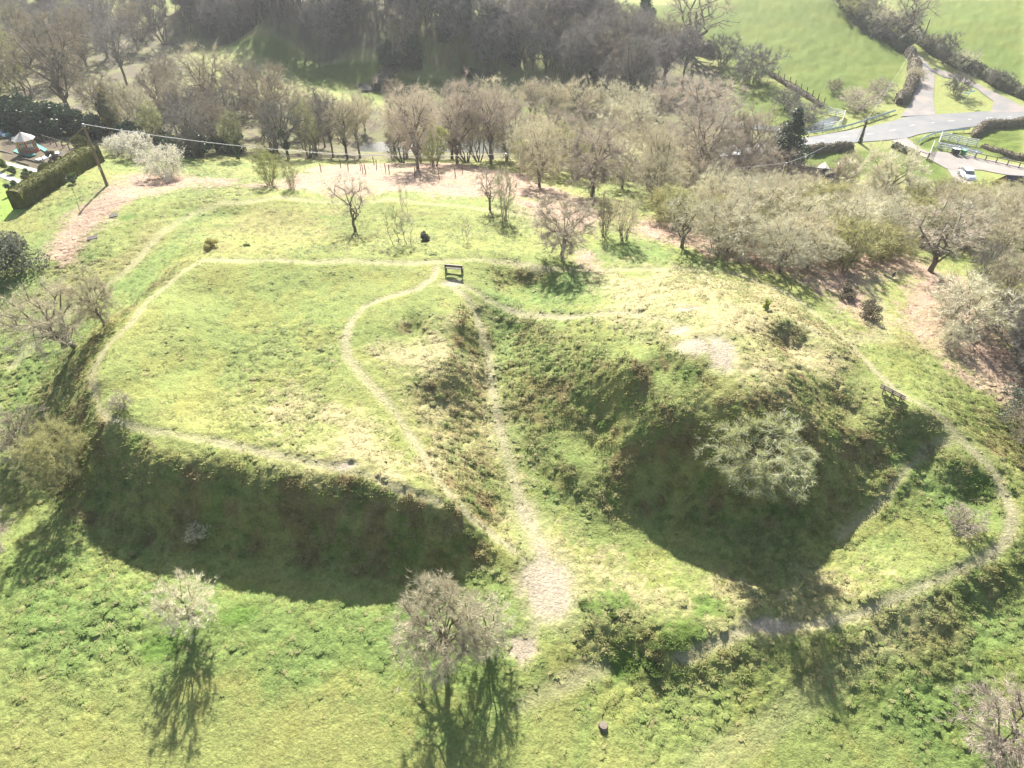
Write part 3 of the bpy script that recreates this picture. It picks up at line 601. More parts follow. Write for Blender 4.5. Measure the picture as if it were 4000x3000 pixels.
T_('willow_bush', 'copp0', 632, 408, 4.2, 1.5, 'olive', 'thin bare stems beside the fresh green willow', 'bush', HAW, wide=.8)
T_('blackthorn_bush', 'scrub1', 362, 385, 4.3, .5, 'pale', 'blackthorn covered in white blossom beside the bracken', 'bush', 'white blossoming shrubs', lf='white', wide=1.0)
T_('blackthorn_bush', 'scrub1', 300, 345, 4.2, 2.5, 'pale', 'thinner white blossoming bush behind the main blackthorn', 'bush', 'white blossoming shrubs', lf='white', wide=.9)
T_('blackthorn_bush', 'scrub1', 258, 335, 3.0, 3.5, 'pale', 'small white flowered bush next to the garden fence', 'bush', 'white blossoming shrubs', lf='white', wide=.9)

# ------------------------------------------------------------------ riverside and valley trees
RV = 'trees along the river below the bracken'
T_('riverside_tree', 'tall0', 778, 342, 11, .5, 'grey', 'grey forked riverside tree at the left end of the glittering water', group=RV, wide=.8)
T_('riverside_tree', 'tall2', 903, 366, 11.5, 1.5, 'pink', 'broad fan-shaped pinkish tree in front of the glittering water', group=RV, wide=.85)
T_('riverside_tree', 'copp1', 938, 362, 7, 2.5, 'olive', 'pale green budding tree before the water, right of the fan-shaped one', group=RV)
T_('riverside_tree', 'tall1', 1008, 352, 12.5, 3.5, 'pink', 'pink-tinged tall tree with several trunks at the right of the water, left of its pair', group=RV, wide=.9)
T_('riverside_tree', 'tall0', 1060, 356, 12, 4.5, 'pink', 'pink-tinged tall tree at the right of the water, right of its pair', group=RV, wide=.9)
T_('riverside_tree', 'copp0', 850, 348, 6, .9, 'brown', 'thin stems against the glitter of the water', group=RV, wide=.6)
T_('willow_tree', 'tall1', 668, 342, 9.5, .9, 'olive', 'yellow catkin-laden willow left of the river glitter', group=RV, wide=.85)
T_('riverside_tree', 'tall2', 596, 322, 14, 5.0, 'brown', 'big round-topped brown tree left of the yellow willow', group=RV, wide=.9)
T_('riverside_tree', 'tall0', 720, 340, 10, 2.0, 'dull', 'dull grey tree right of the yellow willow', group=RV, wide=.8)
T_('riverside_tree', 'tall2', 470, 275, 14, 1.0, 'grey', 'wide rounded grey tree behind the white blossom', group=RV, wide=1.0)
T_('woodland_tree', 'tall0', 385, 300, 8, 2.6, 'brown', 'smaller brown tree between the golden conifer and the wide grey tree', group=RV)
T_('woodland_tree', 'tall2', 152, 248, 16, .3, 'brown', 'largest round-crowned tree behind the summerhouse', group='trees behind the garden', wide=1.05)
T_('woodland_tree', 'tall0', 275, 185, 14, 2.3, 'violet', 'purple-grey open tree right of the largest garden-side tree', group='trees behind the garden', wide=1.0)
T_('woodland_tree', 'tall1', 60, 238, 14, 1.3, 'olive', 'olive-tinged tall tree over the left end of the garden', group='trees behind the garden')
T_('woodland_tree', 'tall2', 5, 245, 13, 4.3, 'brown', 'brown tree at the left edge above the junk heap', group='trees behind the garden')
T_('round_tree', 'haw1', 1362, 335, 9.5, 1, 'pale', 'pale round-crowned tree beside the road, left of the road trees', group=RV, wide=1.2)
T_('round_tree', 'haw0', 1508, 288, 11, 2, 'pink', 'broad low dome-crowned tree across the road', group=RV, wide=1.25)
T_('roadside_tree', 'tall2', 1512, 408, 12.5, 3, 'pink', 'pink-brown tree with twin dark trunks before the parked cars', group='tall trees in front of the parked cars', wide=1.0)
T_('roadside_tree', 'tall0', 1612, 408, 12.5, 4, 'pink', 'pink-brown tree between the parked cars and the dark fir', group='tall trees in front of the parked cars', wide=.8)
T_('roadside_tree', 'tall1', 1570, 405, 11.5, 5, 'brown', 'thin-trunked brown tree in the middle, before the parked cars', group='tall trees in front of the parked cars', wide=.7)
T_('scrub_tree', 'haw1', 1905, 452, 8.5, .7, 'pale', 'big pale bare tree between the cottage and the silver car', group='trees in front of the road', wide=1.25)
T_('scrub_tree', 'haw0', 1165, 405, 7.5, .2, 'grey', 'grey tree with dark forked trunk at the right end of the bracken strip', group='trees in front of the road')
T_('scrub_tree', 'haw1', 1280, 425, 9, 2.2, 'pink', 'large pinkish bare tree filling the middle of the valley edge', group='trees in front of the road', wide=1.15)
T_('scrub_tree', 'copp1', 1125, 378, 5.5, 2.2, 'olive', 'ivy-green narrow tree left of the grey forked one', group='trees in front of the road', wide=.6)
T_('oak_tree', 'oak', 1493, 118, 17, .6, 'grey', 'large spreading bare oak at the foot of the sunny far field', cat='tree', group='field oaks', wide=1.0)
T_('oak_tree', 'oak', 1945, 95, 15, 2.9, 'grey', 'large bare oak where the lane meets the hedges, top right', cat='tree', group='field oaks', wide=.9)
T_('oak_tree', 'oak', 1245, 48, 12, 4.0, 'dull', 'dark twisted bare oak on the edge of the far wood', cat='tree', group='field oaks', wide=.9)
T_('hedgerow_tree', 'scrub0', 1628, 178, 8.0, .5, 'dull', 'big dark rounded bush hanging over the hedge below the oak', 'bush', 'hedgerow bushes', wide=1.1)
T_('hedgerow_tree', 'scrub0', 1560, 140, 7.0, 1.5, 'dull', 'dark bush between the large oak and the rounded hedge bush', 'bush', 'hedgerow bushes')
T_('hedgerow_tree', 'scrub0', 1375, 78, 7.0, 1.9, 'dull', 'dark ivy-topped bush left of the large oak', 'bush', 'hedgerow bushes')
T_('hedgerow_tree', 'scrub0', 1440, 92, 5.0, 2.9, 'brown', 'low brown bush at the left foot of the large oak', 'bush', 'hedgerow bushes', wide=1.2)
T_('hedgerow_tree', 'haw1', 2036, 138, 7.0, 1.7, 'dull', 'upright bushy tree in the hedge right of the lane', 'tree', 'hedgerow bushes', wide=.8)
T_('hedgerow_tree', 'scrub0', 2066, 205, 5.0, 1.1, 'dull', 'bare tree on the grass island of the road junction', 'tree', 'hedgerow bushes', wide=.9)
T_('verge_bush', 'scrub0', 1856, 236, 4.2, 1.1, 'pink', 'pinkish twig bush on the bank beside the white railings', 'bush', 'verge bushes', wide=1.6)
T_('verge_bush', 'scrub0', 1900, 205, 3.4, 2.1, 'pink', 'pinkish twig bush higher up the verge below the stone-grey hedge', 'bush', 'verge bushes', wide=1.4)
T_('verge_bush', 'scrub0', 1735, 262, 3.8, 3.1, 'dull', 'brown bare bushes left of the white railings', 'bush', 'verge bushes', wide=1.7)
T_('verge_bush', 'scrub0', 1800, 200, 3.0, 4.1, 'brown', 'dark bush where the fence reaches the white railings', 'bush', 'verge bushes', wide=1.0)

ADJ = {'haw0': ('grey rounded', 'yellowish rounded', 'pinkish rounded', 'dull rounded'), 'haw1': ('grey upright', 'yellowish upright', 'pink-brown upright', 'dull upright'), 'copp0': ('grey many-stemmed', 'olive many-stemmed', 'brown many-stemmed', 'dull many-stemmed'),
       'copp1': ('budding many-stemmed', 'yellow-green many-stemmed', 'greenish many-stemmed', 'budding many-stemmed'), 'scrub0': ('low pale', 'low olive', 'low brown', 'low dull'), 'scrub1': ('low budding', 'low yellow-green', 'low budding', 'low budding'),
       'tall0': ('tall grey', 'tall olive', 'tall brown', 'tall dark'), 'tall1': ('tall narrow grey', 'tall narrow olive', 'tall narrow brown', 'tall narrow'), 'tall2': ('broad-crowned grey', 'broad-crowned olive', 'broad-crowned brown', 'broad-crowned')}
def fill(poly, dist, names, label, group, hr, n=400, seed=1, cat='tree', wr=(.85, 1.15), avoid=None, maxn=80):
    r = random.Random(seed); P = PG(poly) if isinstance(poly, str) else poly
    xs = [p[0] for p in P]; ys = [p[1] for p in P]; got = []
    cand = [(r.uniform(min(xs), max(xs)), r.uniform(min(ys), max(ys))) for _ in range(n*3)]
    A = np.array(cand); ins = poly_sd(A[:, 0], A[:, 1], P) > 0
    for (x, y), i in zip(cand, ins):
        if not i or any((x-a)**2+(y-b)**2 < dist*dist for a, b in got): continue
        if avoid is not None and any((x-a)**2+(y-b)**2 < q*q for a, b, q in avoid): continue
        got.append((x, y))
        if len(got) >= maxn: break
    lo = min(x/(y+9) for x, y in got); hi = max(x/(y+9) for x, y in got)
    for x, y in got:
        nm, kind, tw, lf, k = r.choice(names)
        h = r.uniform(*hr)*k
        q = (x/(y+9)-lo)/(hi-lo+1e-6); where = ('left part', 'middle', 'right part')[0 if q < .33 else 1 if q < .67 else 2]
        adj = ADJ[kind][0 if tw in ('pale', 'grey') else 1 if tw in ('olive',) else 2 if tw in ('pink', 'brown') else 3]
        place_tree(nm, kind, h=h, rot=r.uniform(0, 6.28), tw=tw, label='%s %s, %s' % (adj, label, where), cat=cat, group=group, lf=lf, wide=r.uniform(*wr), pos=(x, y, gz(x, y)), bark=M_lf['ivy'] if r.random() < .2 else None)
    print('FILL', group, len(got))
WD = [('woodland_tree', 'tall0', 'violet', None, 1), ('woodland_tree', 'tall1', 'dull', None, 1), ('woodland_tree', 'tall2', 'violet', None, 1), ('woodland_tree', 'tall0', 'dull', None, .9), ('woodland_tree', 'tall2', 'brown', None, .9)]
fill("840 150 1000 140 1150 172 1250 205 1400 262 1420 200 1500 190 1330 110 1300 60 1180 40 900 30 850 80", 4.6, WD, 'bare tree in the wood beyond the meadows', 'trees of the wood beyond the meadows', (10.5, 15), seed=3, maxn=120)
fill("430 66 600 62 830 85 850 20 700 -8 420 -8", 5.0, WD, 'bare tree in the wood above the left meadow', 'trees of the wood above the left meadow', (11, 15.5), seed=4, maxn=80)
fill("420 -20 640 -20 640 70 600 72 520 74 430 72 400 30", 4.8, WD, 'tree on the left meadow bank', 'trees on the bank over the left meadow', (10, 14), seed=14, maxn=50)
fill("840 20 1100 60 1240 90 1400 150 1400 215 1250 190 1100 158 1000 140 850 120", 5.0, WD, 'tree on the right meadow bank', 'trees on the bank behind the right meadow', (10, 14), seed=24, maxn=60)
fill("0 190 0 -5 420 -5 440 75 330 120 210 130 200 190 120 200", 7.0, WD[:3]+[('woodland_tree', 'tall2', 'brown', None, 1.05), ('woodland_tree', 'tall1', 'olive', None, 1)], 'bare tree on the slope behind the garden', 'trees of the wood behind the garden', (10, 14), seed=5, maxn=50)
fill("300 320 420 355 560 345 640 345 720 335 720 260 600 260 560 220 380 200 300 260 230 290", 5.5, [('woodland_tree', 'tall0', 'brown', None, .9), ('woodland_tree', 'tall2', 'dull', None, .9), ('woodland_tree', 'tall1', 'grey', None, .9), ('woodland_tree', 'tall1', 'olive', None, .8)], 'tree between bracken strip and left meadow', 'trees between the bracken and the left meadow', (8, 11), seed=6, maxn=34)
MID = [('scrub_tree', 'haw0', 'grey', None, 1), ('scrub_tree', 'haw1', 'pink', None, 1), ('scrub_tree', 'copp1', 'olive', 'gold', .9), ('scrub_tree', 'haw0', 'pale', None, .9), ('scrub_tree', 'copp0', 'brown', None, .9), ('scrub_tree', 'tall1', 'grey', None, 1.1)]
fill("1080 345 1160 330 1300 330 1440 335 1480 350 1500 400 1400 430 1300 410 1200 385 1130 370", 4.6, MID, 'scrub tree between bracken strip and road', 'thicket trees between bracken and road', (6.0, 8.5), seed=7, maxn=40)
fill("1090 275 1150 265 1260 290 1340 290 1330 315 1200 312 1100 300", 5.5, [('scrub_tree', 'haw1', 'grey', None, 1), ('scrub_tree', 'haw0', 'pale', None, 1), ('scrub_tree', 'tall0', 'grey', None, 1.0)], 'tree beyond the river near the meadow', 'trees beyond the river', (8, 11), seed=8, maxn=14)
SC = [('scrub_bush', 'haw0', 'pale', None, 1), ('scrub_bush', 'haw1', 'grey', None, 1), ('scrub_bush', 'scrub1', 'olive', 'gold', .85), ('scrub_bush', 'copp0', 'grey', None, .95), ('scrub_bush', 'scrub0', 'pale', None, .95), ('scrub_bush', 'copp1', 'brown', 'bud', .9)]
fill("1540 540 1640 585 1740 610 1830 600 1940 560 1960 520 2100 560 2212 600 2300 640 2300 490 2212 475 2050 462 1900 462 1700 440 1560 440 1540 480", 3.5, SC, 'bush in the thicket behind the mound', 'scrub thicket behind the mound', (4.2, 6.0), seed=9, maxn=85, cat='bush', wr=(1.0, 1.3))
fill("1400 440 1540 470 1550 420 1700 425 1850 432 1930 440 1940 425 1900 418 1700 400 1620 412 1440 410", 4.5, MID, 'bare tree on the slope above the road and cottage', 'trees above the road and cottage', (5.0, 7.5), seed=10, maxn=34)
fill("1400 480 1540 470 1560 440 1760 470 1760 560 1650 570 1540 545 1500 520", 3.3, SC, 'bush at the bracken edge behind the mound', 'scrub at the bracken edge', (3.5, 5.2), seed=19, maxn=34, cat='bush', wr=(1.0, 1.25))
fill("1940 430 1950 462 2050 470 2212 478 2230 440 2120 432 2040 430", 3.4, [('scrub_bush', 'scrub0', 'pale', None, 1), ('scrub_bush', 'scrub1', 'olive', 'gold', 1), ('scrub_bush', 'haw1', 'grey', None, 1.1)], 'low bush below the gravel parking place', 'low bushes below the parking place', (2.6, 3.6), seed=31, maxn=26, cat='bush', wr=(1.1, 1.4))
fill("2120 600 2212 640 2300 800 2300 1000 2240 900 2180 740", 3.4, [('scrub_bush', 'haw0', 'grey', None, 1), ('scrub_bush', 'scrub0', 'dull', None, 1)], 'scrub bush at the right edge beyond the bracken', 'scrub along the right edge', (4, 5.5), seed=11, maxn=22, cat='bush')
fill("1120 30 1300 60 1330 20 1240 -5 1120 -5", 7, WD, 'tree on the far wood edge beside the field', 'trees on the upper edge of the far wood', (8, 11), seed=12, maxn=16)

fill("650 338 760 346 900 356 1000 356 1120 358 1110 338 1000 338 900 338 760 334 660 330", 3.6, [('riverside_tree', 'tall0', 'grey', None, 1), ('riverside_tree', 'tall2', 'pink', None, .9), ('riverside_tree', 'tall1', 'grey', None, 1)], 'tree between bracken strip and water', 'riverside trees below the bracken', (9, 11.5), seed=15, maxn=11)
fill("640 286 760 284 1000 284 1180 288 1300 320 1420 320 1420 280 1250 270 1100 262 900 258 700 262", 5.0, [('riverside_tree', 'tall2', 'grey', None, 1), ('riverside_tree', 'tall0', 'pink', None, 1), ('riverside_tree', 'tall1', 'brown', None, 1)], 'tree on the far river bank', 'trees on the far river bank', (6.5, 9.5), seed=16, maxn=36)

for i, (u, v, h, k, tw, lab) in enumerate(((1835, 20, 6.5, 'scrub0', 'dull', 'first bush of the overgrown hedge above the lane, at the frame top'), (1848, 42, 6, 'scrub1', 'pink', 'pinkish bush in the overgrown hedge above the lane'), (1872, 58, 7, 'haw0', 'dull', 'dark rounded tree in the overgrown hedge above the lane'),
        (1895, 72, 6, 'scrub0', 'pale', 'pale bush in the overgrown hedge left of the lane oak'), (1918, 86, 6.5, 'scrub0', 'dull', 'dark bush in the overgrown hedge touching the lane oak'), (1862, 30, 6.5, 'haw1', 'brown', 'brown tree behind the overgrown hedge'), (1960, 62, 5, 'scrub0', 'dull', 'dark bush at the top of the long lane hedge'),
        (2010, 108, 4.0, 'scrub0', 'brown', 'brown bush growing from the long lane hedge beside the pole'), (2078, 150, 4.5, 'scrub0', 'pale', 'pale twiggy bush in the long hedge opposite the grass island'), (2150, 185, 3.6, 'scrub0', 'dull', 'dark bush in the long hedge near the right edge'), (1972, 178, 3.4, 'scrub0', 'grey', 'grey twigs over the bend of the lane hedge'), (1700, 236, 4.5, 'scrub0', 'dull', 'dull bush at the lower end of the field fence'))):
    T_('hedgerow_bush', k, u, v, h, i*1.7, tw, lab, 'bush', 'bushes growing out of the hedges', lf='bud', wide=1.15)
# ------------------------------------------------------------------ evergreens, ivy masses, low shrubs
def shrub(name, u, v, C, mat, label, cat='bush', group=None, h=None, rot=0, stem=True):
    x, y, z = G(u, v); e = link(name, None, loc=(x, y, z)); e.rotation_euler[2] = rot; tag(e, label, cat, group)
    me = C.mesh('foliage') if isinstance(C, TB) else C
    o = link('foliage', me, None, e)
    if not me.materials: me.materials.append(mat)
    o.material_slots[0].link = 'OBJECT'; o.material_slots[0].material = mat
    if stem:
        T = TB(); T.tube([Vector((0, 0, -.2)), Vector((.03, .02, .5)), Vector((0, .05, 1.0))], [.09, .07, .04], 6); link('trunk', T.mesh('trunk', True), M_bark, e)
    return e
LB = [leafball(20+k, 2.2, 3.4, 5200, .14, .5, 14).mesh('foliage') for k in range(3)]
EVL = ['dark glossy evergreen bush directly behind the summerhouse', 'dark evergreen bush right of the one behind the summerhouse', 'largest dark evergreen bush right of the summerhouse', 'dark evergreen bush at the left edge behind the sack heap', 'dark evergreen bush behind the far end of the clipped hedge', 'dark evergreen bush behind the white blossoming shrubs', 'dark evergreen bush between golden conifer and white blossom', 'dark evergreen bush under the wide grey tree', 'dark evergreen bush left of the fresh green willow', 'smaller dark evergreen bush behind the blackthorn']
ev = [(55, 285, 0, 1.5), (100, 292, 1, 1.4), (150, 290, 2, 1.2), (0, 275, 1, 1.4), (205, 300, 0, 1.0), (330, 305, 2, 1.3), (285, 318, 0, 1.0), (420, 335, 1, 1.0), (500, 330, 2, 1.0), (370, 335, 0, .8)]
for i, (u, v, k, s) in enumerate(ev):
    e = shrub('laurel_bush', u, v, LB[k], M_lf['ever'], EVL[i], group='dark evergreen bushes'); e.scale = (s, s, s*.9)
IVW = ['leftmost of all', 'second from the left', 'third from the left', 'fourth, beside the meadow hedge', 'fifth, near the meadow hedge', 'sixth, behind the small hedge', 'left of the middle pair', 'middle of the wood', 'right of the middle pair', 'third from the right', 'second from the right', 'rightmost, near the big oak']
iv = [(745, 60, 1.9), (560, 40, 1.6), (460, 30, 1.6), (960, 90, 1.7), (1060, 110, 1.8), (1000, 60, 1.7), (1110, 140, 1.6), (900, 150, 1.3), (1330, 200, 1.4), (1290, 185, 1.5), (1390, 60, 1.3), (840, 160, 1.2)]
for i, (u, v, s) in enumerate(iv):
    e = shrub('ivy_clad_tree', u, v, LB[i % 3], M_lf['ever'], 'dark ivy-clad tree standing among the bare trees of the far wood', 'tree', 'ivy-clad trees of the far wood', rot=i*1.3)
    e['label'] = 'dark ivy-clad tree in the far wood, ' + IVW[sorted(q[0] for q in iv).index(u)]; e.scale = (s*.75, s*.75, s*1.5)
# the conifers
def conifer(h, rad, n, size, seed, gap=.06):
    r = random.Random(seed); C = TB(); tiers = []
    for i in range(46):
        z = h*(gap+.92*(i/45)**1.05); a = i*2.4+r.uniform(-.4, .4); L = rad*(1-(z/h)**1.6)*r.uniform(.65, 1.15)+.25; tiers.append((z, a, L))
    for i in range(n):
        z, a, L = r.choice(tiers); q = L*r.random()**.6; w_ = .16*L+.25*(1-q/(L+.01)); C.leaf(Vector((q*math.cos(a)+r.gauss(0, w_), q*math.sin(a)+r.gauss(0, w_), z-q*.22+r.gauss(0, .22))), size*r.uniform(.6, 1.5), r)
    T = TB(); T.tube([Vector((0, 0, -.3)), Vector((0, 0, h*.5)), Vector((0, 0, h*.95))], [h*.022, h*.014, .02], 7)
    return C, T
for (u, v, h, rad, mat, lab) in ((1683, 405, 12.5, 3.9, 'ever', 'tall dark fir beside the slate-roofed cottage'), (1664, 398, 10.0, 3.2, 'ever', 'slightly lower dark fir behind the tall one'), (252, 290, 7.0, 1.9, 'gold', 'golden-green conifer behind the telegraph pole')):
    C, T = conifer(h, rad, 11000, .17, int(u)); x, y, z = G(u, v); e = link('conifer_tree', None, loc=(x, y, z)); tag(e, lab, 'tree', 'conifers')
    link('crown', C.mesh('crown'), M_lf[mat], e); link('trunk', T.mesh('trunk', True), M_bark_dark, e)
for (u, v, h, w_, mat, lab) in ((2165, 890, 2.2, .5, 'shrub', 'green gorse-like bush on the outer bank at the right edge'), (1655, 668, .8, .35, 'bud', 'single dark tuft bush on the crest of the mound'),
                           (457, 534, 1.2, .45, 'gold', 'small olive broom bush at the back left corner of the bailey'), (918, 523, 1.0, .4, 'shrub', 'small dark brown bush behind the back rim'),
                           (1450, 1392, 1.6, .55, 'bramble', 'rounded grassy bramble mound beside the lower path'), (1875, 690, 1.5, .5, 'hedge', 'brown dead bramble bush at the bracken edge, lowest one'),
                           (1830, 640, 1.3, .5, 'hedge', 'brown dead bramble bush at the bracken edge, upper one'), (530, 532, .8, .4, 'bramble', 'small gorse clump with yellow flowers by the back path'),
                           (1320, 1335, .8, .5, 'bramble', 'dark green bramble patch right of the worn exit'), (1262, 1305, .5, .5, 'bramble', 'dark green bramble patch touching the bare exit track'), (1410, 1440, .9, .6, 'bramble', 'dark nettle clump in the hollow left of the bramble mound')):
    r_ = w_/.5; C = leafball(int(u), .62*h*r_, h*(.55 if mat == 'bramble' else 1), 2200, .06, .45, 9); e = shrub('bush', u, v, C, M_lf[mat], lab, group='small bushes on the earthwork', stem=False)
    if mat == 'bramble': e.scale = (1.0, .8, .38)
x, y, z = G(2080, 1135)
T_('twiggy_bush', 'scrub0', 2080, 1138, 1.5, 1, 'pink', 'low pinkish leafless bush on the terrace right of the mound', 'bush', 'small bushes on the earthwork', wide=1.4)
T_('twiggy_bush', 'scrub0', 430, 1160, 1.2, 1, 'pale', 'dead pale twigs on the shaded scarp of the bailey', 'bush', 'small bushes on the earthwork')
T_('twiggy_bush', 'scrub0', 265, 880, 1.3, 3, 'pink', 'reddish bramble stems at the top of the dark corner scarp', 'bush', 'small bushes on the earthwork')
# ------------------------------------------------------------------ roads, water
def resample(P, n):
    P = np.array(P, float); d = np.r_[0, np.cumsum(np.linalg.norm(np.diff(P[:, :2], axis=0), axis=1))]
    t = np.linspace(0, d[-1], n); return np.stack([np.interp(t, d, P[:, i]) for i in range(3)], 1)
def strip(name, A, B, off, mat, n=70, m=7):
    a = resample(GL(A), n); b = resample(GL(B), n); X = np.zeros((n, m)); Y = np.zeros((n, m))
    for j in range(m):
        k = j/(m-1); X[:, j] = a[:, 0]*(1-k)+b[:, 0]*k; Y[:, j] = a[:, 1]*(1-k)+b[:, 1]*k
    Z = base_h(X, Y)+off; o = link(name, grid_mesh(name, X, Y, Z), mat); return tag(o, kind='structure'), X, Y, Z
def asphalt(name, col, dirt):
    m, nt, out = newmat(name); g = N(nt, 'ShaderNodeNewGeometry')
    n1 = N(nt, 'ShaderNodeTexNoise', i_Scale=.35, i_Detail=5.0); n2 = N(nt, 'ShaderNodeTexNoise', i_Scale=4.0, i_Detail=4.0)
    for n in (n1, n2): nt.links.new(g.outputs['Position'], n.inputs['Vector'])
    r1 = N(nt, 'ShaderNodeValToRGB'); r1.color_ramp.elements[0].position = .38; r1.color_ramp.elements[1].position = .66; r1.color_ramp.elements[0].color = (*col, 1); r1.color_ramp.elements[1].color = (*dirt, 1)
    nt.links.new(n1.outputs['Fac'], r1.inputs[0]); mr = N(nt, 'ShaderNodeMapRange', i_3=.8, i_4=1.2); nt.links.new(n2.outputs['Fac'], mr.inputs[0])
    vm = N(nt, 'ShaderNodeVectorMath', operation='SCALE'); nt.links.new(r1.outputs[0], vm.inputs[0]); nt.links.new(mr.outputs[0], vm.inputs['Scale'])
    p = N(nt, 'ShaderNodeBsdfPrincipled', i_Roughness=.55); p.inputs['Specular IOR Level'].default_value = .45; nt.links.new(vm.outputs[0], p.inputs['Base Color']); nt.links.new(p.outputs[0], out.inputs[0]); return m
M_road = asphalt('worn_asphalt', (.13, .135, .14), (.17, .165, .16)); M_lane = asphalt('muddy_lane_asphalt', (.15, .145, .14), (.24, .195, .165)); M_drive = asphalt('gravel_drive', (.19, .17, .155), (.25, .215, .19))
M_line = paint('road_paint', (.62, .62, .58), .7, .3, 3)
rd, RX, RY, RZ = strip('main_road', "1440 322 1560 316 1640 310 1709 303 1784 291 1871 276 1921 264 1960 253 2034 247 2134 241 2212 241 2290 242", "1440 345 1560 338 1640 330 1700 325 1759 318 1834 310 1909 304 1959 299 1984 291 2084 276 2212 263 2290 258", .10, M_road, 110)
strip('side_lane', "1935 92 1950 103 1969 120 1976 150 1978 190 1969 220 1944 253", "1945 88 1962 104 1981 117 2005 140 2019 163 2016 212 2020 249", .13, M_lane, 60)
strip('slip_road', "2006 152 2040 168 2059 171 2109 192 2146 220 2140 243", "2018 148 2060 160 2096 175 2146 199 2212 232 2250 242", .116, M_lane, 40)
strip('driveway', "1959 299 1984 320 2006 330 2024 328 2060 333 2109 341 2160 350 2230 364", "1925 304 1959 328 2004 343 2046 366 2080 366 2120 368 2159 376 2230 386", .104, M_drive, 50)
strip('parking_space', "2046 366 2058 384 2066 400", "2104 366 2106 384 2100 402", .088, M_drive, 16)
# painted lines lie on the road
def lines(name, dashes, j, off=.004):
    V = []; F = []
    for i0, i1 in dashes:
        for i in range(i0, i1):
            for ii in (i, i+1):
                x, y = RX[ii, j], RY[ii, j]; dx, dy = RX[ii, -1]-RX[ii, 0], RY[ii, -1]-RY[ii, 0]; L = math.hypot(dx, dy); z = RZ[ii, j]+off+.02
                V += [(x-dx/L*.07, y-dy/L*.07, z), (x+dx/L*.07, y+dy/L*.07, z)]
            b = len(V)-4; F.append((b, b+1, b+3, b+2))
    o = link(name, mesh_from(name, V, F), M_line); tag(o, kind='structure')
lines('road_markings', [(18, 20), (25, 27), (32, 34), (39, 41), (46, 48), (53, 55), (60, 62), (67, 69), (74, 75), (79, 81), (85, 86), (90, 92), (96, 97)], 3)
m, nt_, out_ = newmat('still_water'); g_ = N(nt_, 'ShaderNodeNewGeometry'); no_ = N(nt_, 'ShaderNodeTexNoise', i_Scale=2.2, i_Detail=3.0); nt_.links.new(g_.outputs['Position'], no_.inputs['Vector'])
b_ = N(nt_, 'ShaderNodeBump', i_Strength=.5, i_Distance=.08); nt_.links.new(no_.outputs['Fac'], b_.inputs['Height'])
p_ = N(nt_, 'ShaderNodeBsdfPrincipled', i_Roughness=.10); p_.inputs['Base Color'].default_value = (.05, .06, .05, 1); p_.inputs['Specular IOR Level'].default_value = 1.0; p_.inputs['IOR'].default_value = 1.6; nt_.links.new(b_.outputs[0], p_.inputs['Normal']); nt_.links.new(p_.outputs[0], out_.inputs[0]); M_water = m
def water(name, px, z):
    q = [float(a) for a in px.split()]; P = [W(q[i], q[i+1], z) for i in range(0, len(q), 2)]
    o = link(name, mesh_from(name, P, [tuple(range(len(P)))]), M_water); tag(o, kind='structure')
water('river', "772 320 790 309 850 305 960 304 1080 303 1180 306 1185 326 1110 332 1040 338 960 339 880 340 800 336 780 330", -16.68)
water('stream', "960 138 1000 140 1030 150 1070 158 1080 172 1040 170 1010 160 965 150", -16.7)
water('stream', "770 180 830 182 930 190 935 200 850 198 775 194", -16.7)
water('stream', "1560 264 1600 266 1680 274 1740 275 1770 262 1800 250 1816 254 1796 272 1750 284 1680 283 1560 274", -16.05)
water('stream', "2030 303 2060 309 2100 316 2150 327 2212 344 2212 352 2140 336 2090 327 2030 313", -16.15)

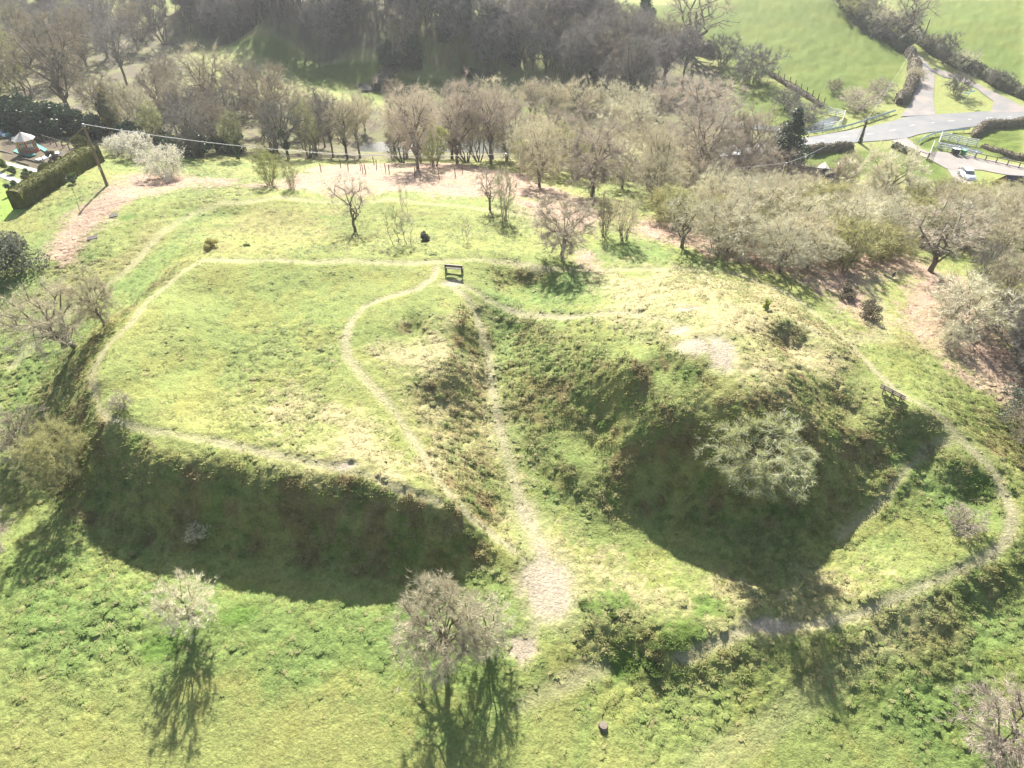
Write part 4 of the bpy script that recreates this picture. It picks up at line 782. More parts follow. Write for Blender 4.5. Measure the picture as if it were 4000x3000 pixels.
# ------------------------------------------------------------------ hedges
def hedge(name, px, w_, h, mat, label, cat='hedge', group='field hedges', size=.2, dens=130, clipped=False, seed=1, jag=.25, pts=None):
    P = resample(pts or GL(px), 60); r = random.Random(seed); C = TB()
    L = np.linalg.norm(np.diff(P[:, :2], axis=0), axis=1).sum(); n = max(8, int(L/.7)); P = resample(P, n)
    T = P[1:]-P[:-1]; T = np.vstack([T, T[-1]]); T /= np.linalg.norm(T[:, :2], axis=1)[:, None]; Nn = np.stack([-T[:, 1], T[:, 0]], 1)
    prof = [(-.5, -.1), (-.5, .55), (-.45, .93), (-.2, 1.0), (.2, 1.0), (.45, .93), (.5, .55), (.5, -.1)] if clipped else [(-.5, -.1), (-.48, .4), (-.36, .8), (-.1, 1.0), (.15, .97), (.38, .75), (.5, .35), (.5, -.1)]
    V = []; F = []; c0 = P[0]; K = len(prof)
    for i in range(n):
        g = base_h([P[i, 0]], [P[i, 1]])[0]; kk = .86+jag*(r.random()-.5)*(0 if clipped else 1)+(0 if clipped else jag*.5*math.sin(i*.37+seed)) if not clipped else 1
        end = .55 if i in (0, n-1) and not clipped else 1
        for (a, b) in prof:
            j = jag*.25*(0.9 if clipped else 1); o = a*w_*kk*end+r.uniform(-j, j); V.append(Vector((P[i, 0]+Nn[i, 0]*o-c0[0], P[i, 1]+Nn[i, 1]*o-c0[1], g+b*h*kk*end+r.uniform(-j, j)*.6-c0[2])))
    for i in range(n-1):
        for k in range(K-1): F.append((i*K+k, i*K+k+1, (i+1)*K+k+1, (i+1)*K+k))
    F += [tuple(range(K)), tuple((n-1)*K+k for k in range(K-1, -1, -1))]
    e = link(name, None, loc=c0); tag(e, label, cat, group)
    link('hedge_body', mesh_from('hedge_body', V, F, True), mat, e)
    for _ in range(int(L*dens)):
        i = r.randrange(n-1); k = r.randrange(K-1); t, s_ = r.random(), r.random()
        p = V[i*K+k].lerp(V[i*K+k+1], s_).lerp(V[(i+1)*K+k].lerp(V[(i+1)*K+k+1], s_), t)+Vector((r.gauss(0, 1), r.gauss(0, 1), r.gauss(0, 1)))*size*(.12 if clipped else .45)
        C.leaf(p, size*r.uniform(.4, 1.0)*(.5 if clipped else 1), r)
    link('foliage', C.mesh('foliage'), mat, e); return e
M_hg = leafy('dark_hedge', (.085, .09, .045), var=.4, transl=.2, scale=1.2)
hedge('hedge', "1800 -8 1828 20 1852 48 1890 76 1935 98 1958 114", 3.6, 3.2, M_hg, 'tall overgrown hedge shading the far field, above the lane', seed=1, size=.3, jag=.35)
hedge('hedge', "1962 118 1974 140 1972 172 1962 200 1942 226", 2.6, 2.2, M_lf['hedge'], 'grey twiggy hedge bending round the left side of the lane', seed=2, size=.25)
hedge('hedge', "1950 60 1985 92 2030 122 2070 146 2120 166 2160 188 2225 218", 2.8, 2.6, M_hg, 'long dark hedge on the right side of the lane below the top right field', seed=3, size=.28)
hedge('hedge', "1700 338 1760 330 1842 322", 1.6, 1.6, M_lf['hedge'], 'roadside hedge behind the slate-roofed cottage', seed=4)
hedge('hedge', "2104 296 2114 284 2140 276 2180 272 2230 268", 2.0, 1.7, M_lf['hedge'], 'brown winter hedge along the road right of the fenced footbridge', seed=5)
hedge('hedge', "2120 318 2150 329 2185 338 2230 350", 1.4, .8, M_lf['hedge'], 'low brown bramble bank beside the stream on the right edge', seed=6)
hedge('hedge', "1928 318 1955 330 1982 336", 1.3, 1.0, M_hg, 'low dark hedge on the inside of the driveway bend', seed=7)
hedge('hedge', "868 132 850 150 832 172 815 196", 3.4, 2.8, M_lf['hedge'], 'brown bushy hedge dividing the two shaded meadows', seed=8, size=.3)
hedge('hedge', "1660 160 1700 184 1740 208 1775 232", 1.3, .9, M_lf['hedge'], 'low rough hedge line across the foot of the sunny field', seed=9)
hedge('hedge', "1290 60 1340 66 1400 84 1470 100 1540 120", 3.5, 3.0, M_lf['hedge'], 'thick brown hedge along the far wood below the big oak', seed=10, size=.3)
ch = hedge('clipped_hedge', "", 2.0, 2.3, M_lf['yew'], 'long flat-topped clipped yew hedge between garden and bracken', group='garden hedge', clipped=True, size=.24, dens=520, pts=[G(44, 452), G(120, 402), G(188, 358), G(212, 348)], seed=11)
bg_ = shrub('round_bush', -5, 600, leafball(77, 2.4, 4.2, 9000, .10, .5, 16), M_lf['shrub'], 'large grey-green rounded bush cut off by the left edge', group='garden bushes'); bg_.scale = (1.35, 1.35, 1.2)

# ------------------------------------------------------------------ timber, metal and rails
M_wood = paint('weathered_timber', (.20, .165, .13), .8, .3, 5, stretch=(1, 1, .15)); M_white = paint('white_painted_timber', (.78, .78, .76), .5, .08, 4); M_brown = paint('brown_fence_timber', (.13, .10, .075), .8, .25, 5)
M_steel = paint('galvanised_steel', (.42, .50, .54), .45, .12, 2, metal=.4); M_pole = paint('creosoted_pole', (.17, .125, .075), .8, .3, 3, stretch=(2, 2, .3)); M_wire = paint('wire', (.55, .55, .55), .5, .1)
M_black = paint('black_rubber', (.02, .02, .02), .6, .2); M_slate = paint('slate', (.075, .075, .095), .55, .25, 2); M_brick = paint('red_brick', (.34, .15, .10), .8, .25, 5); M_stone = paint('pale_stone', (.55, .50, .43), .8, .15, 3)
def boxv(c, s, rz=0, M=None):
    V = []
    for z in (-1, 1):
        for y in (-1, 1):
            for x in (-1, 1): V.append(Vector((x*s[0]/2, y*s[1]/2, z*s[2]/2)))
    Rz = Matrix.Rotation(rz, 3, 'Z') if M is None else M
    return [Rz@v+Vector(c) for v in V], [(0, 2, 3, 1), (4, 5, 7, 6), (0, 1, 5, 4), (2, 6, 7, 3), (0, 4, 6, 2), (1, 3, 7, 5)]
def box(name, c, s, mat, parent=None, rz=0, bev=0, M=None):
    V, F = boxv((0, 0, 0), s, rz, M); o = link(name, mesh_from(name, V, F), mat, parent, c)
    if bev: b = o.modifiers.new('bevel', 'BEVEL'); b.width = bev; b.segments = 2
    return o
def beam(name, a, b, w_, h, mat, parent):          # a plank or rail from a to b
    a = Vector(a); b = Vector(b); d = b-a; q = d.to_track_quat('X', 'Z').to_matrix()
    V, F = boxv((0, 0, 0), (d.length, w_, h), M=q); return link(name, mesh_from(name, V, F), mat, parent, (a+b)/2)
def cyl(name, a, b, r0, r1, mat, parent, n=8):
    T = TB(); a = Vector(a); b = Vector(b); T.tube([Vector((0, 0, 0)), b-a], [r0, r1], n)
    T.f += [tuple(range(n-1, -1, -1)), tuple(range(n, 2*n))]; return link(name, T.mesh(name, False), mat, parent, a)
def rail_fence(name, pts, nr, h, mat, label, cat='fence', group=None, step=1.8, pw=.12, rh=.11):
    P = np.array(pts, float); o0 = P[0]; e = link(name, None, loc=o0); tag(e, label, cat, group)
    L = np.linalg.norm(np.diff(P[:, :2], axis=0), axis=1).sum()
    posts = []
    for a, b in zip(P[:-1], P[1:]):
        l = np.linalg.norm((b-a)[:2]); k = max(1, round(l/step))
        for i in range(k): posts.append(a+(b-a)*i/k)
    posts.append(P[-1]); posts = [(p[0], p[1], gz(p[0], p[1])) for p in posts]
    for i, p in enumerate(posts):
        q = Vector(p)-Vector(o0); box('post', (q.x, q.y, q.z+h*.5-.05), (pw, pw, h+.1), mat, e, rz=.3)
        if i:
            q0 = Vector(posts[i-1])-Vector(o0)
            for k in range(nr): z = h*(.22+.72*(k/(max(nr-1, 1)))) if nr > 1 else h*.85; beam('rail', q0+Vector((0, 0, z)), q+Vector((0, 0, z)), .045, rh, mat, e)
    return e
WR = 'white railings at the streams'
rail_fence('bridge_railing', GL("1787 246 1822 253 1816 272"), 4, 1.3, M_white, 'white railings round the stream culvert left of the lane, far and right sides', group=WR, rh=.16, pw=.16)
rail_fence('bridge_railing', GL("1778 281 1812 274"), 3, 1.2, M_white, 'short white railings on the near side of the left stream culvert', group=WR, rh=.16, pw=.16)
rail_fence('bridge_railing', GL("2023 321 2030 300 2068 309 2108 317"), 4, 1.35, M_white, 'long white railings on the far side of the stream beside the driveway', group=WR, rh=.16, pw=.16)
rail_fence('bridge_railing', GL("2026 322 2066 330 2104 342"), 3, 1.2, M_white, 'white railings behind the wheelie bins', group=WR, rh=.16, pw=.16)
rail_fence('rail_fence', GL("2105 343 2150 353 2225 369"), 2, 1.1, M_brown, 'brown post-and-rail fence running from the white railings to the right edge', group='timber fences')
rail_fence('rail_fence', GL("1984 338 2004 345"), 2, 1.0, M_brown, 'short dark fence at the left of the open driveway gate', group='timber fences')
rail_fence('rail_fence', GL("1700 290 1740 286 1778 281"), 2, 1.0, M_brown, 'low brown rail fence left of the left-hand white railings', group='timber fences')
rail_fence('wire_fence', GL("75 301 110 312 166 330"), 2, 1.2, M_brown, 'post-and-rail fence behind the vegetable garden', group='timber fences', rh=.05)
def guard(px, label):
    P = resample(GL(px), 14); e = link('road_barrier', None, loc=P[0]); tag(e, label, 'barrier', 'steel road barriers'); o = Vector(P[0])
    for i, p in enumerate(P):
        p = Vector((p[0], p[1], gz(p[0], p[1])))-o; P[i] = p
        if i % 2 == 0: box('post', (p.x, p.y, p.z+.35), (.1, .1, .75), M_steel, e)
    V = []; F = []; pr = [(0, .42), (.05, .47), (0, .53), (.05, .60), (0, .68), (0, .78)]
    for i, p in enumerate(P):
        t = Vector(P[min(i+1, 13)])-Vector(P[max(i-1, 0)]); nrm = Vector((t.y, -t.x, 0)).normalized()
        for a, b in pr: V.append(Vector(p)+nrm*(a+.08)+Vector((0, 0, b)))
    K = len(pr)
    for i in range(13):
        for k in range(K-1): F.append((i*K+k, i*K+k+1, (i+1)*K+k+1, (i+1)*K+k))
    o = link('rail', mesh_from('rail', V, F), M_steel, e); sm = o.modifiers.new('thickness', 'SOLIDIFY'); sm.thickness = .04
guard("1740 293 1780 287 1830 277 1880 261 1932 244", 'long steel road barrier on the verge below the left white railings')
guard("1982 311 1996 301 2020 292 2050 287 2092 284", 'curved steel road barrier in front of the driveway stream railings')
# open gate
g0, g1 = G(2003, 346), G(2014, 318); e = link('field_gate', None, loc=g0); tag(e, 'white barred gate standing open at the start of the driveway', 'gate'); d = Vector(g1)-Vector(g0)
for k in range(5): beam('bar', (0, 0, .25+k*.24), (d.x, d.y, d.z+.25+k*.24), .05, .07, M_white, e)
for k in (0, .5, 1): box('upright', (d.x*k, d.y*k, d.z*k+.7), (.07, .07, 1.15), M_white, e)
box('gate_post', (-.15, -.1, .65), (.18, .18, 1.5), M_brown, e)

# ------------------------------------------------------------------ poles and wires
def height_for(u, v, vt):
    x, y, z = G(u, v); yy = (829.5-vt)/FV           # y_cam = yy*depth ; fwd = y
    D = (y*sP-yy*y*cP)/(cP+yy*sP); return CAMH-D-z
def pole(u, v, vt, label, r0=.15, ivy=0, arm=False):
    x, y, z = G(u, v); h = height_for(u, v, vt); e = link('telegraph_pole', None, loc=(x, y, z)); tag(e, label, 'pole', 'telegraph poles')
    cyl('post', (0, 0, -.4), (0, 0, h), r0, r0*.72, M_pole, e, 10); cyl('cap', (0, 0, h), (0, 0, h+.06), r0*.85, r0*.5, M_steel, e)
    for k in (0, 1): box('insulator', (.14*(1-2*k), 0, h-.25), (.08, .08, .12), M_white, e)
    if r0 > .16: box('number_plate', (0, -r0-.02, 2.3), (.26, .04, .34), M_stone, e)
    if ivy:
        C = TB(); r = random.Random(3)
        for _ in range(1500): a = r.uniform(0, 6.28); zz = ivy*r.random()**1.3; q = (.42-.3*zz/ivy)*r.random(); C.leaf(Vector((q*math.cos(a), q*math.sin(a), zz)), .1, r)
        link('ivy', C.mesh('ivy'), M_lf['ivy'], e)
    return Vector((x, y, z+h)), e
def wire(name, a, b, sag, label, r=.02, n=24, mat=None, cat='cable', group='overhead cables and stays'):
    a = Vector(a); b = Vector(b); P = [(b-a)*(i/n)-Vector((0, 0, sag*4*(i/n)*(1-i/n))) for i in range(n+1)]
    T = TB(); T.tube(P, [r]*(n+1), 5); o = link(name, T.mesh(name), mat or M_wire, None, a); tag(o, label, cat, group)
t1, _ = pole(232, 402, 268, 'tall leaning-looking telegraph pole at the left, standing in the bracken by the clipped hedge', .19)
t2, _ = pole(1093, 376, 332, 'dark telegraph pole among the trees at the far end of the bracken strip', .14)
t3, _ = pole(1675, 442, 352, 'brown telegraph pole in the scrub in front of the slate-roofed cottage', .16)
t4, _ = pole(1857, 309, 254, 'telegraph pole with ivy round its foot beside the main road', .15, ivy=4.0)
t5, _ = pole(1993, 88, 40, 'distant telegraph pole standing in the hedge of the top right field', .16)
wire('overhead_cable', t1, t2, 1.6, 'pale overhead cable sagging over the bracken strip from the left telegraph pole', .035)
wire('overhead_cable', t2, t3, 1.6, 'thin overhead cable over the trees in the middle distance', .015)
wire('overhead_cable', t3, t4, 1.0, 'thin overhead cable above the slate-roofed cottage', .015); wire('overhead_cable', t4, t5, 1.5, 'thin overhead cable crossing the lane at top right', .015)
wire('stay_wire', t1-Vector((0, 0, .3)), G(127, 329), 0, 'grey stay wire slanting down from the left telegraph pole into the garden', .035, 2, mat=M_pole)
wire('stay_wire', t4-Vector((0, 0, .3)), G(1848, 306), 0, 'stay wire of the ivy-footed pole beside the road', .03, 2)

# ------------------------------------------------------------------ benches
M_bw = paint('bench_timber', (.26, .22, .17), .75, .25, 5); M_bd = paint('dark_bench_timber', (.085, .075, .06), .8, .25, 5)
x, y, z = G(980, 592); e = link('park_bench', None, loc=(x, y, z)); e.rotation_euler[2] = R(-9); tag(e, 'dark wooden bench with its back to us at the path fork on the bailey rim', 'bench', 'benches on the earthwork')
for s_ in (-1, 1):
    box('leg', (s_*.76, 0, .42), (.09, .10, .98), M_bd, e, bev=.01); box('leg', (s_*.76, .46, .18), (.09, .09, .50), M_bd, e, bev=.01); box('armrest', (s_*.76, .23, .41), (.08, .5, .07), M_bd, e)
box('backrest', (0, .05, .80), (1.66, .045, .22), M_bd, e, bev=.01); box('top_rail', (0, .03, .93), (1.70, .12, .035), M_bw, e)
for k in range(3): box('seat_slat', (0, .16+k*.14, .46), (1.58, .12, .035), M_bd, e)
x, y, z = G(1922, 862); e = link('park_bench', None, loc=(x, y, z)); e.rotation_euler[2] = R(-50); tag(e, 'weathered slatted bench beside the perimeter path right of the mound', 'bench', 'benches on the earthwork')
for s_ in (-.62, 0, .62):
    box('leg', (s_, -.02, .40), (.07, .08, .95), M_bw, e, M=Matrix.Rotation(R(10), 3, 'X')); box('leg', (s_, .45, .18), (.07, .07, .45), M_bw, e); box('seat_bearer', (s_, .22, .39), (.06, .5, .06), M_bw, e)
for k in range(3): box('back_slat', (0, .0-.04*k, .55+k*.16), (1.86, .04, .11), M_bw, e, M=Matrix.Rotation(R(12), 3, 'X'))
for k in range(3): box('seat_slat', (0, .12+k*.15, .44), (1.86, .115, .035), M_bw, e)

# ------------------------------------------------------------------ little things on the grass
for (u, v, n_) in ((246, 468, 'upper'), (200, 516, 'lower')):
    x, y, z = G(u, v); e = link('metal_grate', None, loc=(x, y, z+.12)); e.rotation_euler = (.15, 0, .5); tag(e, 'small dark barred grate in the rough bank, the %s of two' % n_, 'grate', 'grates in the bank')
    box('frame', (0, 0, 0), (.95, .6, .08), M_black, e); [box('bar', (-.3+.2*k, 0, .06), (.05, .55, .04), M_brown, e) for k in range(4)]
x, y, z = G(1302, 1571); T = TB(); T.tube([Vector((0, 0, -.1)), Vector((0, 0, .12)), Vector((.02, .01, .26))], [.34, .27, .24], 10); T.f.append(tuple(range(20, 30))); o = link('tree_stump', T.mesh('tree_stump'), M_bark, None, (x, y, z)); tag(o, 'small cut tree stump on the worn front lawn', 'stump')
SK = [(565, 1495), (735, 1455), (858, 1420), (905, 1470), (925, 1500), (948, 1502), (1020, 1430), (1045, 1465), (1122, 1492), (1152, 1500), (1375, 1532), (1420, 1555), (1583, 1555), (800, 1478), (1722, 1530), (1785, 1500)]
st = box('stake', (0, 0, 0), (.09, .09, 1.5), M_brown)
for i, (a, b) in enumerate(SK):
    o = st if i == 0 else st.copy()
    if i: COL.objects.link(o)
    x, y, z = G(553+a*.25, b*.25); o.location = (x, y, z+.6); o.rotation_euler = (random.uniform(-.08, .08), random.uniform(-.08, .08), random.uniform(0, 3)); tag(o, 'thin wooden stake standing in the bracken strip', 'stake', 'stakes in the bracken')
pp = resample(GL("1655 158 1700 182 1740 206 1778 230"), 11)
for i, p in enumerate(pp):
    o = st.copy(); COL.objects.link(o); o.location = (p[0], p[1], p[2]+.9); o.scale = (1.6, 1.6, 1.2); o.name = 'fence_post'; tag(o, 'wooden fence post along the low hedge at the foot of the sunny field', 'post', 'posts along the field edge')
# a crow on the bracken
x, y, z = G(1928, 601); e = link('crow', None, loc=(x, y, z+.12)); e.rotation_euler[2] = .8; e.scale = (1.6, 1.6, 1.6); tag(e, 'black crow standing in the bracken near the grassy path', 'bird')
T = TB(); T.tube([Vector((-.30, 0, .10)), Vector((-.16, 0, .14)), Vector((-.04, 0, .18)), Vector((.08, 0, .23)), Vector((.13, 0, .28)), Vector((.18, 0, .29)), Vector((.25, 0, .27))], [.015, .06, .085, .065, .045, .035, .006], 8); link('body', T.mesh('body', True), M_black, e)
for s_ in (-1, 1): cyl('leg', (0, s_*.03, -.14), (0, s_*.03, .13), .008, .01, M_black, e, 5)
# ------------------------------------------------------------------ cars
def car_parts(body_mat, glass, L=4.2, Wd=1.75, H=1.45):
    prof = [(-.5, .30, .55), (-.485, .52, .78), (-.40, .60, .92), (-.33, .62, .98), (-.20, .66, .98), (.02, .68, 1.0), (.17, .66, 1.0), (.33, .62, .99), (.44, .56, .93), (.495, .45, .80), (.5, .28, .62)]
    V = []; F = []; K = 8
    for (x, zt, wk) in prof:
        w_ = Wd/2*wk; zt *= H; V += [(x*L, -w_*.92, .2), (x*L, -w_, .36), (x*L, -w_, zt*.82), (x*L, -w_*.86, zt), (x*L, w_*.86, zt), (x*L, w_, zt*.82), (x*L, w_, .36), (x*L, w_*.92, .2)]
    n = len(prof)
    for i in range(n-1):
        for k in range(K): F.append((i*K+k, i*K+(k+1) % K, (i+1)*K+(k+1) % K, (i+1)*K+k))
    F += [tuple(range(K)), tuple((n-1)*K+k for k in range(K-1, -1, -1))]
    body = mesh_from('body', V, F, True)
    cab = [(-.40, .62, .80), (-.29, .93, .72), (-.16, 1.0, .70), (.0, .985, .70), (.09, .93, .71), (.24, .64, .80)]
    V = []; F = []; K = 4
    for (x, zt, wk) in cab: V += [(x*L, -Wd/2*.86, .60*H), (x*L, -Wd/2*wk, zt*H), (x*L, Wd/2*wk, zt*H), (x*L, Wd/2*.86, .60*H)]
    for i in range(len(cab)-1):
        for k in range(K-1): F.append((i*K+k, i*K+k+1, (i+1)*K+k+1, (i+1)*K+k))
    glassm = mesh_from('glasshouse', V, F, True)
    V = []; F = []
    for (x, zt, wk) in cab[1:5]: V += [(x*L, -Wd/2*(wk-.02), zt*H+.012), (x*L, Wd/2*(wk-.02), zt*H+.012)]
    for i in range(3): F.append((2*i, 2*i+1, 2*i+3, 2*i+2))
    return body, glassm, mesh_from('roof', V, F, True)
M_glass = paint('car_glass', (.03, .035, .04), .05, .1, spec=1.0); M_rim = paint('alloy', (.5, .5, .5), .3, .1, metal=.8); M_lamp = paint('lamp_lens', (.7, .7, .7), .1, .1, spec=.8); M_red = paint('tail_lamp', (.4, .02, .02), .2, .1)
def car(u, v, rz, col, label, pos=None, group=None, metal=.3):
    x, y, z = pos or G(u, v); mt = paint('car_paint', col, .22, .03, metal=metal, spec=.6); e = link('parked_car', None, loc=(x, y, z+.10)); e.rotation_euler[2] = rz; tag(e, label, 'car', group)
    b, g, rf = car_parts(mt, M_glass); link('body', b, mt, e); link('windows', g, M_glass, e); link('roof', rf, mt, e)
    for sx in (-1.3, 1.32):
        for sy in (-1, 1):
            w_ = cyl('wheel', (sx, sy*.72, .32), (sx, sy*.90, .32), .32, .32, M_black, e, 16); cyl('rim', (0, sy*.17, 0), (0, sy*.19, 0), .20, .18, M_rim, w_, 12)
    for sy in (-1, 1):
        box('headlight', (2.02, sy*.62, .66), (.12, .30, .14), M_lamp, e, bev=.02); box('tail_light', (-2.04, sy*.66, .78), (.10, .2, .22), M_red, e, bev=.02); box('door_mirror', (.72, sy*.93, .92), (.12, .18, .12), mt, e, bev=.03)
    box('number_plate', (2.12, 0, .42), (.02, .5, .11), M_lamp, e)
    return e
car(2086, 385, R(-97), (.62, .65, .68), 'silver hatchback parked on the gravel beside the driveway, bonnet towards us')
PK = 'cars parked behind the roadside trees'
car(1563, 352, R(10), (.78, .79, .80), 'white car parked behind the pink-brown trees, the left one', group=PK, metal=0); car(1593, 350, R(-5), (.60, .63, .66), 'silver car parked behind the trees, right of the white one', group=PK); car(1626, 376, R(80), (.25, .33, .42), 'blue-grey car with glinting windscreen beside the dark fir', group=PK)
x_, y_, z_ = G(1590, 345)

# ------------------------------------------------------------------ houses
def tiled_roof(parent, A, B, C_, D_, mat, rows_=12):       # quad A-B ridge, D-C eaves: courses of slates, each proud of the one below
    A, B, C_, D_ = map(Vector, (A, B, C_, D_)); V = []; F = []; nrm = (B-A).cross(D_-A).normalized(); nrm = nrm if nrm.z > 0 else -nrm
    for k in range(rows_):
        t0, t1 = k/rows_, (k+1)/rows_; b = len(V)
        V += [A.lerp(D_, t0)+nrm*.01, B.lerp(C_, t0)+nrm*.01, B.lerp(C_, t1)+nrm*.06, A.lerp(D_, t1)+nrm*.06, A.lerp(D_, t1), B.lerp(C_, t1)]
        F += [(b, b+1, b+2, b+3), (b+3, b+2, b+5, b+4)]
    return link('roof', mesh_from('roof', V, F), mat, parent)
def house(name, ra, rb, wd, eave, base, wallm, label, chim=(), over=.3, cat='house', dorm=()):
    ra = Vector(ra); rb = Vector(rb); c = (ra+rb)/2; c.z = base; e = link(name, None, loc=c); tag(e, label, cat, 'houses in the valley')
    d = (rb-ra); L = d.length; ang = math.atan2(d.y, d.x); e.rotation_euler[2] = ang; rz_ = ra.z-base; ev = eave-base; h2 = wd/2
    V = [(-L/2, -h2, 0), (L/2, -h2, 0), (L/2, h2, 0), (-L/2, h2, 0), (-L/2, -h2, ev), (L/2, -h2, ev), (L/2, h2, ev), (-L/2, h2, ev), (-L/2, 0, rz_-.08), (L/2, 0, rz_-.08)]
    F = [(0, 1, 5, 4), (2, 3, 7, 6), (1, 2, 6, 9, 5), (3, 0, 4, 8, 7), (3, 2, 1, 0)]; wall = link('wall', mesh_from('wall', V, F), wallm, e)
    sl = (rz_-ev)/h2
    for s_ in (-1, 1): tiled_roof(e, (-L/2-over, 0, rz_), (L/2+over, 0, rz_), (L/2+over, s_*(h2+over), ev-sl*over), (-L/2-over, s_*(h2+over), ev-sl*over), M_slate)
    box('ridge_tile', (0, 0, rz_+.04), (L+2*over, .22, .12), M_slate, e)
    for (cx, cy, hh) in chim:
        ch_ = box('chimney', (cx, cy, rz_+hh/2-.5), (.6, .9, hh+1), M_brick, e); box('coping', (0, 0, hh/2+.52), (.72, 1.02, .1), M_stone, ch_)
        for q in (-.22, .22): cyl('chimney_pot', (0, q, hh/2+.57), (0, q, hh/2+1.0), .11, .09, M_stone, ch_)
    for i in range(3):
        for s_ in (-1, 1):
            wx = -L/2+L*(i+.5)/3; w_ = box('window', (wx, s_*(h2+.03), ev*.45), (1.0, .08, 1.1), M_white, e)
            for q in (-.23, .23): box('pane', (q, s_*.045, 0), (.40, .02, .95), M_glass, w_)
    box('door', (L*.2, -h2-.04, 1.0), (.9, .08, 2.0), M_brown, e)
    for (dx, s_) in dorm:
        V = [(-.9, 0, 0), (.9, 0, 0), (.9, 0, .7), (0, 0, 1.6), (-.9, 0, .7), (0, -s_*2.2, 1.6), (-.9, -s_*1.2, .7), (.9, -s_*1.2, .7), (-.9, -s_*.3, 0), (.9, -s_*.3, 0)]
        dm_ = link('dormer', mesh_from('dormer', V, [(0, 1, 2, 3, 4), (4, 3, 5, 6), (3, 2, 7, 5), (0, 4, 6, 8), (1, 9, 7, 2)]), M_stone, e, (dx, s_*(h2*.72), rz_-1.35)); box('pane', (0, s_*.02, .5), (.8, .03, .6), M_glass, dm_)
    return e
M_wallp = paint('cream_render', (.62, .56, .47), .8, .1, 2); M_wallb = paint('pinkish_brick_wall', (.42, .24, .18), .85, .2, 4)
house('cottage', W(1706, 357, -10.3), W(1808, 368, -10.3), 6.4, -12.9, -16.2, M_wallp, 'slate-roofed cottage with brick chimneys half hidden by trees beside the fir', chim=((-3.9, 0, 1.3), (3.6, 0, 1.0)), dorm=((-2.0, 1), (1.8, 1)))
house('cottage', W(1668, 352, -9.6), W(1704, 346, -9.6), 7.0, -12.4, -16.2, M_wallp, 'taller slate-roofed wing left of the cottage, under the fir', chim=((.8, 0, 1.1),))
house('brick_house', W(2179, 379, -9.8), W(2300, 388, -9.8), 7.6, -12.6, -15.8, M_wallb, 'brick house with a dark roof cut off by the right edge', chim=((-1.2, -2.4, .6),))

# ------------------------------------------------------------------ bins, signpost
def bin_(u, v, col, lid, label):
    x, y, z = G(u, v); e = link('wheelie_bin', None, loc=(x, y, z+.1)); e.rotation_euler[2] = .25; tag(e, label, 'bin', 'wheelie bins'); mt = paint('bin_plastic', col, .4, .05); ml = paint('bin_lid', lid, .4, .05)
    V = [(-.24, -.3, .1), (.24, -.3, .1), (.24, .3, .1), (-.24, .3, .1), (-.3, -.38, 1.0), (.3, -.38, 1.0), (.3, .38, 1.0), (-.3, .38, 1.0)]
    b = link('bin_body', mesh_from('bin_body', V, [(3, 2, 1, 0), (0, 1, 5, 4), (1, 2, 6, 5), (2, 3, 7, 6), (3, 0, 4, 7), (4, 5, 6, 7)]), mt, e); box('lid', (0, 0, 1.04), (.64, .80, .07), ml, e, bev=.02); cyl('handle', (-.28, .42, 1.0), (.28, .42, 1.0), .02, .02, mt, e)
    for s_ in (-1, 1): cyl('wheel', (s_*.22, .32, .11), (s_*.30, .32, .11), .11, .11, M_black, e, 12)
bin_(2058, 334, (.03, .03, .035), (.62, .66, .75), 'black wheelie bin with pale lid, left of two in front of the white railings')
bin_(2065, 335, (.03, .03, .035), (.62, .66, .75), 'second black wheelie bin, in the middle before the white railings')
bin_(2078, 337, (.05, .22, .11), (.25, .55, .38), 'green wheelie bin, rightmost in front of the white railings')
x, y, z = G(2083, 226); e = link('finger_signpost', None, loc=(x, y, z)); tag(e, 'road signpost with pale blue arms on the grass island', 'signpost'); M_sign = paint('pale_sign', (.55, .72, .78), .4, .05)
cyl('post', (0, 0, -.2), (0, 0, 3.0), .05, .05, M_steel, e); box('sign_arm', (.55, 0, 2.75), (1.3, .04, .32), M_sign, e, rz=.2); box('sign_arm', (-.5, 0, 2.35), (1.2, .04, .30), M_sign, e, rz=-.5)
x, y, z = G(1886, 238); e = link('road_sign', None, loc=(x, y, z)); tag(e, 'small pale road sign on a post by the twig bushes', 'sign'); cyl('post', (0, 0, -.1), (0, 0, 1.6), .04, .04, M_steel, e); box('sign_plate', (0, -.03, 1.5), (.6, .03, .4), M_white, e)

